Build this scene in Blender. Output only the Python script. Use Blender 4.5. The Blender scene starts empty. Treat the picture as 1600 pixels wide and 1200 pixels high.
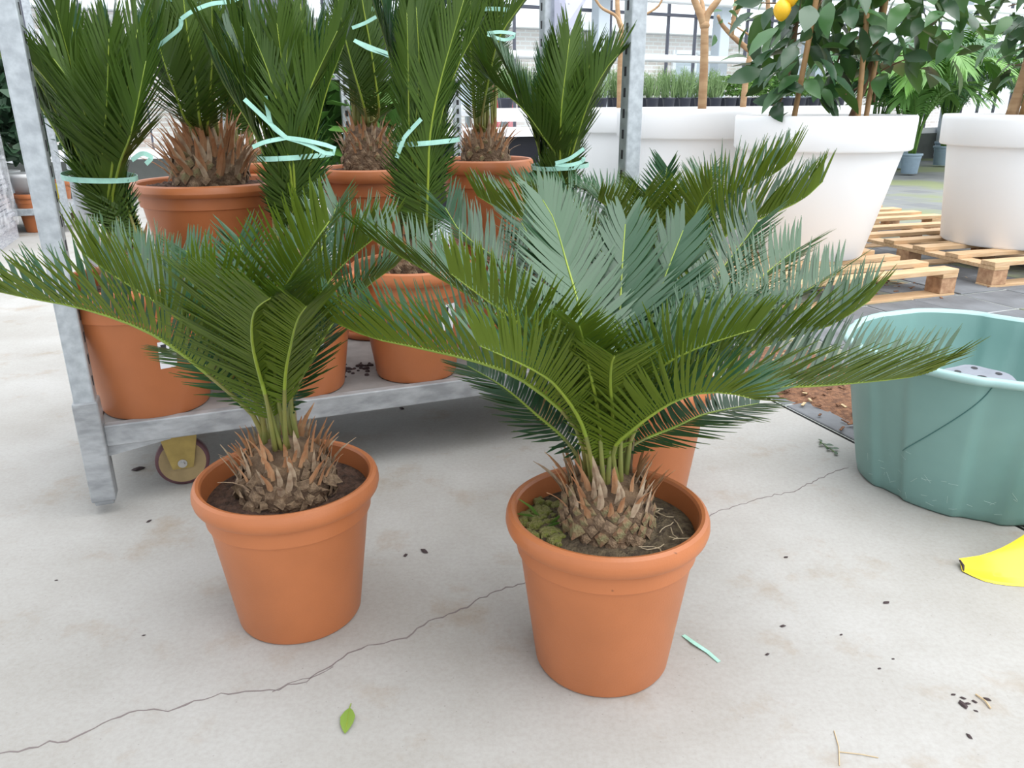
import bpy, math, random
import numpy as np
from mathutils import Vector, Matrix

SC = bpy.context.scene
COL = SC.collection
PI = math.pi
def rad(d): return d * PI / 180

# ---------------------------------------------------------------- camera
cam_d = bpy.data.cameras.new('camera'); cam = bpy.data.objects.new('camera', cam_d); COL.objects.link(cam)
cam_d.sensor_width = 36; cam_d.sensor_fit = 'HORIZONTAL'; cam_d.lens = 1222.7 / 1600 * 36
cam_d.clip_start = 0.02; cam_d.clip_end = 200
_p, _r = rad(19.7744), rad(-0.259)
_f = Vector((0, math.cos(_p), -math.sin(_p))); _x = Vector((1, 0, 0)); _u = _x.cross(_f)
_R = _x * math.cos(_r) + _u * math.sin(_r); _U = _u * math.cos(_r) - _x * math.sin(_r)
_m = Matrix((_R, _U, -_f)).transposed().to_4x4(); _m.translation = Vector((0, 0, 0.8974))
cam.matrix_world = _m
SC.camera = cam

# ---------------------------------------------------------------- world, light, exposure
w = bpy.data.worlds.new('world'); SC.world = w; w.use_nodes = True
nt = w.node_tree; nt.nodes.clear()
wo = nt.nodes.new('ShaderNodeOutputWorld'); bg = nt.nodes.new('ShaderNodeBackground')
bg.inputs[0].default_value = (0.90, 0.95, 1.0, 1); bg.inputs[1].default_value = 0.80
nt.links.new(bg.outputs[0], wo.inputs[0])
sun_d = bpy.data.lights.new('sun', 'SUN'); sun = bpy.data.objects.new('sun', sun_d); COL.objects.link(sun)
sun_d.energy = 1.5; sun_d.angle = rad(75); sun_d.color = (1.0, 0.98, 0.95)
sun.rotation_euler = Vector((-0.42, 0.22, -1.0)).to_track_quat('-Z', 'Y').to_euler()
SC.view_settings.view_transform = 'Standard'; SC.view_settings.look = 'None'
SC.view_settings.gamma = 1; SC.view_settings.use_curve_mapping = False
SC.view_settings.exposure = 1.30

# ---------------------------------------------------------------- materials
def new_mat(name):
    m = bpy.data.materials.new(name); m.use_nodes = True
    n = m.node_tree; n.nodes.clear()
    o = n.nodes.new('ShaderNodeOutputMaterial'); b = n.nodes.new('ShaderNodeBsdfPrincipled')
    n.links.new(b.outputs[0], o.inputs[0])
    return m, n, b, o
def mat(name, col, rough=.5, metal=0, spec=.5, var=.0, scale=20, col2=None, bump=0, bscale=60, detail=4, stretch=None):
    """flat colour, or two colours mixed by object-space noise, with optional noise bump"""
    m, n, b, o = new_mat(name)
    b.inputs['Roughness'].default_value = rough; b.inputs['Metallic'].default_value = metal
    b.inputs['Specular IOR Level'].default_value = spec
    c = (*col, 1)
    tc = n.nodes.new('ShaderNodeTexCoord'); src = tc.outputs['Object']
    if stretch:
        mp = n.nodes.new('ShaderNodeMapping'); mp.inputs['Scale'].default_value = stretch
        n.links.new(src, mp.inputs[0]); src = mp.outputs[0]
    if var or col2:
        if col2 is None: col2 = tuple(max(0, v * (1 - var)) for v in col)
        nz = n.nodes.new('ShaderNodeTexNoise'); nz.inputs['Scale'].default_value = scale; nz.inputs['Detail'].default_value = detail
        n.links.new(src, nz.inputs['Vector'])
        rp = n.nodes.new('ShaderNodeValToRGB'); rp.color_ramp.elements[0].position = .36; rp.color_ramp.elements[1].position = .64
        rp.color_ramp.elements[0].color = (*col2, 1); rp.color_ramp.elements[1].color = c
        n.links.new(nz.outputs[0], rp.inputs[0]); n.links.new(rp.outputs[0], b.inputs['Base Color'])
    else:
        b.inputs['Base Color'].default_value = c
    if bump:
        nb = n.nodes.new('ShaderNodeTexNoise'); nb.inputs['Scale'].default_value = bscale; nb.inputs['Detail'].default_value = 5
        n.links.new(src, nb.inputs['Vector'])
        bp = n.nodes.new('ShaderNodeBump'); bp.inputs['Strength'].default_value = bump; bp.inputs['Distance'].default_value = .01
        n.links.new(nb.outputs[0], bp.inputs['Height']); n.links.new(bp.outputs[0], b.inputs['Normal'])
    return m
def leaf_mat(name, col, col2, rough, trans_col, trans, spec=.5, scale=6):
    m, n, b, o = new_mat(name)
    b.inputs['Roughness'].default_value = rough; b.inputs['Specular IOR Level'].default_value = spec
    oi = n.nodes.new('ShaderNodeObjectInfo')
    tc = n.nodes.new('ShaderNodeTexCoord'); nz = n.nodes.new('ShaderNodeTexNoise'); nz.inputs['Scale'].default_value = scale
    n.links.new(tc.outputs['Object'], nz.inputs['Vector'])
    ad = n.nodes.new('ShaderNodeMath'); ad.operation = 'ADD'; n.links.new(nz.outputs[0], ad.inputs[0]); n.links.new(oi.outputs['Random'], ad.inputs[1])
    hf = n.nodes.new('ShaderNodeMath'); hf.operation = 'MULTIPLY'; hf.inputs[1].default_value = .5; n.links.new(ad.outputs[0], hf.inputs[0])
    rp = n.nodes.new('ShaderNodeValToRGB'); rp.color_ramp.elements[0].position = .2; rp.color_ramp.elements[1].position = .8
    rp.color_ramp.elements[0].color = (*col, 1); rp.color_ramp.elements[1].color = (*col2, 1)
    n.links.new(hf.outputs[0], rp.inputs[0]); n.links.new(rp.outputs[0], b.inputs['Base Color'])
    if trans > 0:
        t = n.nodes.new('ShaderNodeBsdfTranslucent'); t.inputs[0].default_value = (*trans_col, 1)
        mx = n.nodes.new('ShaderNodeMixShader'); mx.inputs[0].default_value = trans
        n.links.new(b.outputs[0], mx.inputs[1]); n.links.new(t.outputs[0], mx.inputs[2]); n.links.new(mx.outputs[0], o.inputs[0])
    return m
M = {}
M['terra'] = mat('terracotta_plastic', (.470, .156, .055), .42, var=.10, scale=9, bump=.05, bscale=300)
M['terra_in'] = mat('terracotta_inside', (.40, .115, .045), .6, var=.15, scale=12)
M['terra_dirt'] = mat('soil_smudge', (.16, .07, .035), .8)
M['soil'] = mat('potting_soil', (.125, .068, .046), .95, col2=(.048, .026, .018), scale=70, bump=1.0, bscale=160)
M['soil_moss'] = mat('mossy_soil', (.15, .115, .070), .95, col2=(.065, .045, .030), scale=60, bump=1.0, bscale=150)
M['moss'] = mat('moss', (.20, .22, .045), .95, col2=(.30, .28, .12), scale=90, bump=1.0, bscale=220)
M['bark'] = mat('cycad_trunk', (.21, .135, .080), .9, col2=(.085, .052, .032), scale=35, bump=.9, bscale=120)
M['scale'] = mat('leaf_base', (.30, .21, .13), .85, col2=(.14, .09, .055), scale=3, bump=.5, bscale=8)
M['scale_g'] = mat('leaf_base_mossy', (.24, .22, .11), .85, col2=(.24, .12, .07), scale=2, bump=.5, bscale=8)
M['bract'] = mat('dry_bract', (.50, .32, .18), .8, col2=(.40, .18, .08), scale=3, stretch=(1, 1, .5))
M['bract_tip'] = mat('pale_bract', (.50, .40, .28), .8, col2=(.30, .20, .13), scale=3)
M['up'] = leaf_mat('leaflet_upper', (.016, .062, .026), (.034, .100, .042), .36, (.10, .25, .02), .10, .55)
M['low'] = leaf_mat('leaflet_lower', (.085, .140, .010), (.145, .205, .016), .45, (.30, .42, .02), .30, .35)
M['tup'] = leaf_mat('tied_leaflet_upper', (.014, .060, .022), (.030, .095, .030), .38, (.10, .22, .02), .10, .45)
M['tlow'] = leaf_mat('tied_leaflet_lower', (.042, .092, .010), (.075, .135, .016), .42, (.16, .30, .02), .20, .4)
M['rachis'] = mat('rachis', (.27, .35, .035), .4, col2=(.19, .28, .035), scale=14)
M['petiole'] = mat('petiole', (.24, .22, .06), .5, col2=(.17, .20, .05), scale=20)
M['ribbon'] = mat('mint_ribbon', (.36, .66, .56), .35, var=.15, scale=60)
M['galv'] = mat('galvanised_steel', (.46, .50, .53), .42, .35, col2=(.34, .37, .40), scale=45, bump=.05, bscale=120)
M['galv_worn'] = mat('worn_galvanised', (.42, .44, .46), .5, .35, col2=(.27, .285, .30), scale=22, bump=.1, bscale=90, stretch=(.7, 1, 1.6))
M['deck'] = mat('trolley_deck', (.27, .26, .255), .7, var=.3, scale=14, bump=.05)
M['hole'] = mat('dark_slot', (.03, .03, .035), .8)
M['fork'] = mat('yellow_zinc', (.42, .31, .095), .42, .35, var=.25, scale=30)
M['wheel'] = mat('wheel_disc', (.34, .25, .12), .6, var=.2, scale=30)
M['tyre'] = mat('purple_tyre', (.13, .055, .065), .55, var=.2, scale=30)
M['bolt'] = mat('bolt_steel', (.5, .5, .5), .35, .8)
M['label'] = mat('white_label', (.80, .81, .86), .5)
M['ink'] = mat('black_ink', (.025, .025, .035), .6)
M['inkgrey'] = mat('grey_ink', (.42, .42, .50), .6)
M['paper'] = mat('lavender_paper', (.66, .67, .86), .7)
M['white'] = mat('white_planter', (.90, .91, .93), .45)
M['wood'] = mat('pallet_pine', (.62, .43, .26), .75, col2=(.50, .32, .17), scale=9, stretch=(1, 9, 9), bump=.15, bscale=30)
M['woodend'] = mat('pallet_block', (.50, .31, .18), .85, col2=(.33, .18, .10), scale=30, bump=.3, bscale=80)
M['slate'] = mat('slate_tile', (.16, .17, .185), .7, col2=(.105, .11, .12), scale=5, bump=.25, bscale=40)
M['slate2'] = mat('mossy_tile', (.17, .19, .12), .8, col2=(.115, .115, .12), scale=7, bump=.25, bscale=40)
M['grout'] = mat('pale_joint', (.44, .46, .48), .9, col2=(.30, .32, .28), scale=3)
M['mulch'] = mat('bark_mulch', (.26, .125, .065), .95, col2=(.12, .055, .03), scale=60, bump=1.0, bscale=150)
M['tub'] = mat('green_tub_plastic', (.200, .360, .335), .42, col2=(.165, .305, .285), scale=3.5, bump=.03, bscale=60)
M['tub_rim'] = mat('tub_rim', (.30, .47, .46), .4)
M['scratch'] = mat('scratch', (.45, .60, .57), .6)
M['tubline'] = mat('tub_score_line', (.05, .16, .15), .6)
M['grey_tray'] = mat('grey_plastic', (.24, .255, .30), .5, var=.1)
M['yellow'] = mat('yellow_plastic', (.93, .72, .03), .3)
M['trunk'] = mat('pale_trunk', (.46, .30, .165), .75, col2=(.36, .215, .11), scale=8, stretch=(1, 1, 5), bump=.2, bscale=40)
M['twig'] = mat('twig_bark', (.22, .13, .07), .8, var=.3)
M['bamboo'] = mat('bamboo', (.42, .24, .10), .55, var=.25, scale=10)
M['citrus'] = leaf_mat('citrus_leaf', (.030, .100, .032), (.080, .175, .062), .30, (.18, .35, .04), .12, .5)
M['citrus_dark'] = leaf_mat('citrus_leaf_dark', (.022, .065, .030), (.048, .105, .050), .30, (.14, .22, .04), .10, .5)
M['lemon'] = mat('lemon_skin', (.85, .50, .02), .4, col2=(.70, .40, .02), scale=8, bump=.1, bscale=120)
M['kentia'] = leaf_mat('kentia_leaf', (.09, .24, .05), (.20, .40, .09), .4, (.35, .6, .06), .25, .5)
M['kentia_d'] = leaf_mat('kentia_leaf_dark', (.045, .14, .06), (.11, .25, .10), .35, (.2, .4, .06), .2, .5)
M['bluepot'] = mat('blue_grey_pot', (.26, .35, .43), .5, var=.08)
M['greypot'] = mat('grey_pot', (.17, .18, .225), .5)
M['blackpot'] = mat('black_pot', (.028, .032, .05), .5)
M['herb'] = leaf_mat('herb_leaf', (.17, .28, .12), (.28, .40, .18), .6, (.3, .5, .1), .2, .3)
M['herb2'] = leaf_mat('bush_leaf', (.06, .16, .03), (.16, .30, .06), .5, (.3, .5, .1), .2, .3)
M['shrub'] = leaf_mat('shrub_leaf', (.035, .085, .045), (.10, .16, .09), .5, (.2, .35, .1), .15, .4)
M['bluered'] = mat('red_flower', (.55, .03, .05), .5)
M['bar'] = mat('white_paint', (.84, .85, .88), .5)
M['column'] = mat('column_grey', (.52, .58, .64), .5)
M['mull'] = mat('dark_mullion', (.10, .105, .14), .5)
M['wrap'] = mat('shrink_wrapped_layers', (.55, .56, .60), .25, col2=(.36, .37, .42), scale=18, stretch=(1, 1, 9), bump=.3, bscale=30)
M['leafg'] = leaf_mat('fallen_leaf', (.15, .27, .035), (.22, .33, .06), .5, (.3, .5, .05), .1)
M['debris'] = mat('dark_crumb', (.045, .030, .032), .9)
M['straw'] = mat('dry_straw', (.50, .38, .22), .8)
M['crack'] = mat('crack_dark', (.19, .16, .16), .95)
M['wall_dark'] = mat('dark_footing', (.10, .11, .105), .8, var=.4, scale=2)
M['black'] = mat('black_table', (.012, .012, .02), .4)
M['root'] = mat('dry_root', (.42, .34, .23), .8)

def add_specks(m, col, scale, thr):
    n = m.node_tree; b = [k for k in n.nodes if k.type == 'BSDF_PRINCIPLED'][0]; old = b.inputs['Base Color'].links[0].from_socket
    tc = n.nodes.new('ShaderNodeTexCoord'); z = n.nodes.new('ShaderNodeTexNoise'); z.inputs['Scale'].default_value = scale; z.inputs['Detail'].default_value = 3
    n.links.new(tc.outputs['Object'], z.inputs['Vector'])
    r = n.nodes.new('ShaderNodeValToRGB'); r.color_ramp.elements[0].position = thr; r.color_ramp.elements[1].position = thr + .05; n.links.new(z.outputs[0], r.inputs[0])
    mx = n.nodes.new('ShaderNodeMix'); mx.data_type = 'RGBA'; mx.inputs[7].default_value = (*col, 1)
    n.links.new(r.outputs[0], mx.inputs[0]); n.links.new(old, mx.inputs[6]); n.links.new(mx.outputs[2], b.inputs['Base Color'])
add_specks(M['terra'], (.20, .07, .03), 42, .745)
def concrete():
    m, n, b, o = new_mat('concrete_floor')
    tc = n.nodes.new('ShaderNodeTexCoord')
    def noise(s, d=6, r=.6):
        z = n.nodes.new('ShaderNodeTexNoise'); z.inputs['Scale'].default_value = s; z.inputs['Detail'].default_value = d; z.inputs['Roughness'].default_value = r
        n.links.new(tc.outputs['Object'], z.inputs['Vector']); return z
    def ramp(z, p0, p1, c0, c1):
        rp = n.nodes.new('ShaderNodeValToRGB'); e = rp.color_ramp.elements
        e[0].position = p0; e[1].position = p1; e[0].color = (*c0, 1); e[1].color = (*c1, 1)
        n.links.new(z.outputs[0], rp.inputs[0]); return rp
    a = ramp(noise(2.6), .34, .66, (.335, .324, .306), (.405, .399, .390))
    def mul(x, y, fac=1):
        mx = n.nodes.new('ShaderNodeMix'); mx.data_type = 'RGBA'; mx.blend_type = 'MULTIPLY'; mx.inputs[0].default_value = fac
        n.links.new(x, mx.inputs[6]); n.links.new(y, mx.inputs[7]); return mx.outputs[2]
    stain = ramp(noise(5.5, 7, .65), .55, .75, (1, 1, 1), (.84, .74, .63))
    fine = ramp(noise(110, 4, .7), .30, .60, (.90, .89, .87), (1, 1, 1))
    pits = n.nodes.new('ShaderNodeTexVoronoi'); pits.inputs['Scale'].default_value = 45; pits.inputs['Randomness'].default_value = 1
    n.links.new(tc.outputs['Object'], pits.inputs['Vector'])
    pr = ramp(pits, .035, .075, (.55, .52, .50), (1, 1, 1))
    c = mul(mul(mul(a.outputs[0], stain.outputs[0]), fine.outputs[0]), pr.outputs[0], .5)
    n.links.new(c, b.inputs['Base Color']); b.inputs['Roughness'].default_value = .75; b.inputs['Specular IOR Level'].default_value = .25
    bp = n.nodes.new('ShaderNodeBump'); bp.inputs['Strength'].default_value = .15; bp.inputs['Distance'].default_value = .004
    n.links.new(noise(60).outputs[0], bp.inputs['Height']); n.links.new(bp.outputs[0], b.inputs['Normal'])
    return m
M['concrete'] = concrete()
def paving_far():
    m, n, b, o = new_mat('distant_slate_paving')
    tc = n.nodes.new('ShaderNodeTexCoord')
    br = n.nodes.new('ShaderNodeTexBrick'); br.offset = 0; br.inputs['Scale'].default_value = 1.0
    br.inputs['Brick Width'].default_value = .3; br.inputs['Row Height'].default_value = .3; br.inputs['Mortar Size'].default_value = .005
    br.inputs['Color1'].default_value = (.15, .155, .165, 1); br.inputs['Color2'].default_value = (.20, .21, .215, 1); br.inputs['Mortar'].default_value = (.26, .28, .20, 1)
    n.links.new(tc.outputs['Object'], br.inputs['Vector'])
    nz = n.nodes.new('ShaderNodeTexNoise'); nz.inputs['Scale'].default_value = .9; nz.inputs['Detail'].default_value = 6
    n.links.new(tc.outputs['Object'], nz.inputs['Vector'])
    rp = n.nodes.new('ShaderNodeValToRGB'); rp.color_ramp.elements[0].position = .48; rp.color_ramp.elements[1].position = .60
    n.links.new(nz.outputs[0], rp.inputs[0])
    mx = n.nodes.new('ShaderNodeMix'); mx.data_type = 'RGBA'; mx.inputs[7].default_value = (.20, .23, .12, 1)
    n.links.new(rp.outputs[0], mx.inputs[0]); n.links.new(br.outputs[0], mx.inputs[6]); n.links.new(mx.outputs[2], b.inputs['Base Color'])
    b.inputs['Roughness'].default_value = .7
    return m
M['paving_far'] = paving_far()
def brick_mat():
    m, n, b, o = new_mat('distant_brick')
    tc = n.nodes.new('ShaderNodeTexCoord'); mp = n.nodes.new('ShaderNodeMapping'); mp.inputs['Rotation'].default_value = (rad(90), 0, 0)
    n.links.new(tc.outputs['Object'], mp.inputs[0])
    br = n.nodes.new('ShaderNodeTexBrick'); br.inputs['Scale'].default_value = 1
    br.inputs['Brick Width'].default_value = .26; br.inputs['Row Height'].default_value = .085; br.inputs['Mortar Size'].default_value = .014
    br.inputs['Color1'].default_value = (.58, .48, .43, 1); br.inputs['Color2'].default_value = (.66, .58, .54, 1); br.inputs['Mortar'].default_value = (.72, .70, .68, 1)
    n.links.new(mp.outputs[0], br.inputs['Vector']); n.links.new(br.outputs[0], b.inputs['Base Color']); b.inputs['Roughness'].default_value = .9
    return m
M['brick'] = brick_mat()
def glass_mat():
    m, n, b, o = new_mat('greenhouse_glass')
    t = n.nodes.new('ShaderNodeBsdfTransparent'); t.inputs[0].default_value = (.93, .96, .97, 1)
    g = n.nodes.new('ShaderNodeBsdfGlossy'); g.inputs['Roughness'].default_value = .05
    mx = n.nodes.new('ShaderNodeMixShader'); mx.inputs[0].default_value = .12
    n.links.new(t.outputs[0], mx.inputs[1]); n.links.new(g.outputs[0], mx.inputs[2]); n.links.new(mx.outputs[0], o.inputs[0])
    return m
M['glass'] = glass_mat()
def film_mat():
    m, n, b, o = new_mat('cling_film')
    t = n.nodes.new('ShaderNodeBsdfTransparent'); b.inputs['Base Color'].default_value = (.8, .82, .86, 1); b.inputs['Roughness'].default_value = .2
    tc = n.nodes.new('ShaderNodeTexCoord'); nz = n.nodes.new('ShaderNodeTexNoise'); nz.inputs['Scale'].default_value = 9; nz.inputs['Detail'].default_value = 6
    n.links.new(tc.outputs['Object'], nz.inputs['Vector'])
    rp = n.nodes.new('ShaderNodeValToRGB'); rp.color_ramp.elements[0].position = .42; rp.color_ramp.elements[1].position = .72
    rp.color_ramp.elements[0].color = (.12, .12, .12, 1); rp.color_ramp.elements[1].color = (.75, .75, .75, 1)
    n.links.new(nz.outputs[0], rp.inputs[0])
    mx = n.nodes.new('ShaderNodeMixShader'); n.links.new(rp.outputs[0], mx.inputs[0])
    n.links.new(t.outputs[0], mx.inputs[1]); n.links.new(b.outputs[0], mx.inputs[2]); n.links.new(mx.outputs[0], o.inputs[0])
    return m
M['film'] = film_mat()

# ---------------------------------------------------------------- mesh helpers
class MB:
    def __init__(s): s.v = []; s.f = []; s.mi = []
    def add(s, vs, fs, mi=0):
        k = len(s.v); s.v += [tuple(map(float, q)) for q in vs]; s.f += [tuple(i + k for i in f) for f in fs]; s.mi += [mi] * len(fs); return s
    def box(s, c, d, rz=0, mi=0, tilt=None):
        x, y, z = d[0] / 2, d[1] / 2, d[2] / 2
        q = [Vector((a, b, e)) for e in (-z, z) for b in (-y, y) for a in (-x, x)]
        mt = Matrix.Rotation(rz, 3, 'Z')
        if tilt: mt = mt @ tilt
        c = Vector(c)
        return s.add([c + mt @ p for p in q], [(0, 2, 3, 1), (4, 5, 7, 6), (0, 1, 5, 4), (2, 6, 7, 3), (0, 4, 6, 2), (1, 3, 7, 5)], mi)
    def tube(s, pts, radii, n=8, mi=0, cap=True):
        pts = [Vector(p) for p in pts]
        if not hasattr(radii, '__len__'): radii = [radii] * len(pts)
        vs = []; up = None
        for i, p in enumerate(pts):
            t = (pts[min(i + 1, len(pts) - 1)] - pts[max(i - 1, 0)]).normalized()
            if up is None: up = Vector((0, 0, 1)) if abs(t.z) < .9 else Vector((1, 0, 0))
            a = t.cross(up)
            if a.length < 1e-4: a = t.orthogonal()
            a.normalize(); b = a.cross(t).normalized(); up = b
            for j in range(n):
                th = 2 * PI * j / n; vs.append(p + (a * math.cos(th) + b * math.sin(th)) * radii[i])
        fs = []
        for i in range(len(pts) - 1):
            for j in range(n):
                fs.append((i * n + j, i * n + (j + 1) % n, (i + 1) * n + (j + 1) % n, (i + 1) * n + j))
        if cap: fs += [tuple(range(n))[::-1], tuple(range((len(pts) - 1) * n, len(pts) * n))]
        return s.add(vs, fs, mi)
    def lathe(s, prof, n=48, c=(0, 0, 0), mi=0, close=False, shape=None):
        vs = []
        for r, z in prof:
            for j in range(n):
                th = 2 * PI * j / n; k = shape(th, z) if shape else 1
                vs.append((c[0] + r * k * math.cos(th), c[1] + r * k * math.sin(th), c[2] + z))
        fs = []; m = len(prof)
        for i in range(m - (0 if close else 1)):
            i2 = (i + 1) % m
            for j in range(n):
                fs.append((i * n + j, i * n + (j + 1) % n, i2 * n + (j + 1) % n, i2 * n + j))
        return s.add(vs, fs, mi)
    def disc(s, r, z, n=48, c=(0, 0, 0), mi=0, rings=1, rfun=None, shape=None):
        vs = [(c[0], c[1], c[2] + z + (rfun(0, 0) if rfun else 0))]; fs = []
        for k in range(1, rings + 1):
            for j in range(n):
                th = 2 * PI * j / n; rr = r * k / rings * (shape(th, z) if shape else 1); x, y = rr * math.cos(th), rr * math.sin(th)
                vs.append((c[0] + x, c[1] + y, c[2] + z + (rfun(x, y) if rfun else 0)))
        for j in range(n): fs.append((0, 1 + j, 1 + (j + 1) % n))
        for k in range(1, rings):
            a = 1 + (k - 1) * n; b = 1 + k * n
            for j in range(n): fs.append((a + j, b + j, b + (j + 1) % n, a + (j + 1) % n))
        return s.add(vs, fs, mi)
    def strip(s, pts, width, normal, thick=.0006, mi=0):
        """a thin ribbon following pts, lying across 'normal'"""
        pts = [Vector(p) for p in pts]; nn = Vector(normal)
        vs = []
        for i, p in enumerate(pts):
            t = (pts[min(i + 1, len(pts) - 1)] - pts[max(i - 1, 0)]).normalized()
            a = t.cross(nn).normalized(); wd = width[i] if hasattr(width, '__len__') else width
            k = a.cross(t).normalized() * thick / 2
            vs += [p - a * wd / 2 - k, p + a * wd / 2 - k, p + a * wd / 2 + k, p - a * wd / 2 + k]
        fs = []
        for i in range(len(pts) - 1):
            for j in range(4): fs.append((i * 4 + j, i * 4 + (j + 1) % 4, i * 4 + 4 + (j + 1) % 4, i * 4 + 4 + j))
        fs += [(3, 2, 1, 0), tuple(len(vs) - 4 + j for j in range(4))]
        return s.add(vs, fs, mi)
    def mesh(s, name, mats, smooth=False):
        me = bpy.data.meshes.new(name); me.from_pydata(s.v, [], s.f)
        for m in (mats if isinstance(mats, (list, tuple)) else [mats]): me.materials.append(M[m] if isinstance(m, str) else m)
        if any(s.mi): me.polygons.foreach_set('material_index', s.mi)
        if smooth: me.polygons.foreach_set('use_smooth', [True] * len(s.f))
        me.update(); return me
    def build(s, name, mats, parent=None, smooth=False, bevel=0, auto=None):
        return link(name, s.mesh(name, mats, smooth or auto is not None), parent, bevel=bevel, auto=auto)
def sharp(me, ang):
    import bmesh
    b = bmesh.new(); b.from_mesh(me); b.normal_update()
    for e in b.edges:
        if len(e.link_faces) == 2 and e.calc_face_angle(0) > ang: e.smooth = False
    b.to_mesh(me); b.free()
def link(name, me, parent=None, loc=None, bevel=0, auto=None):
    o = bpy.data.objects.new(name, me); COL.objects.link(o)
    if parent is not None: o.parent = parent
    if loc is not None: o.location = loc
    if auto is not None: sharp(me, rad(auto))
    if bevel:
        b = o.modifiers.new('bevel', 'BEVEL'); b.width = bevel; b.segments = 2; b.limit_method = 'ANGLE'
    return o
def tag(o, label=None, cat=None, group=None, kind=None):
    if label: o['label'] = label
    if cat: o['category'] = cat
    if group: o['group'] = group
    if kind: o['kind'] = kind
    return o
def thing(name, label, cat, loc=(0, 0, 0), rz=0, group=None):
    o = bpy.data.objects.new(name, None); COL.objects.link(o); o.empty_display_size = .1
    o.location = loc; o.rotation_euler = (0, 0, rz); return tag(o, label, cat, group)
def spline(pts, n):
    """Catmull-Rom through pts, resampled to n points of even spacing"""
    p = np.array(pts, float)
    if len(p) < 3: p = np.array([p[0], (p[0] + p[-1]) / 2, p[-1]])
    q = np.vstack([2 * p[0] - p[1], p, 2 * p[-1] - p[-2]]); out = []
    for i in range(1, len(q) - 2):
        a, b, c, d = q[i - 1], q[i], q[i + 1], q[i + 2]
        for t in np.linspace(0, 1, 16, endpoint=False):
            out.append(.5 * ((2 * b) + (c - a) * t + (2 * a - 5 * b + 4 * c - d) * t * t + (3 * b - a - 3 * c + d) * t ** 3))
    out.append(q[-2]); out = np.array(out)
    L = np.concatenate([[0], np.cumsum(np.linalg.norm(np.diff(out, axis=0), axis=1))])
    s = np.linspace(0, L[-1], n)
    return np.stack([np.interp(s, L, out[:, k]) for k in range(3)], 1), L[-1]
def unit(a): return a / np.maximum(np.linalg.norm(a, axis=-1, keepdims=True), 1e-9)

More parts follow.
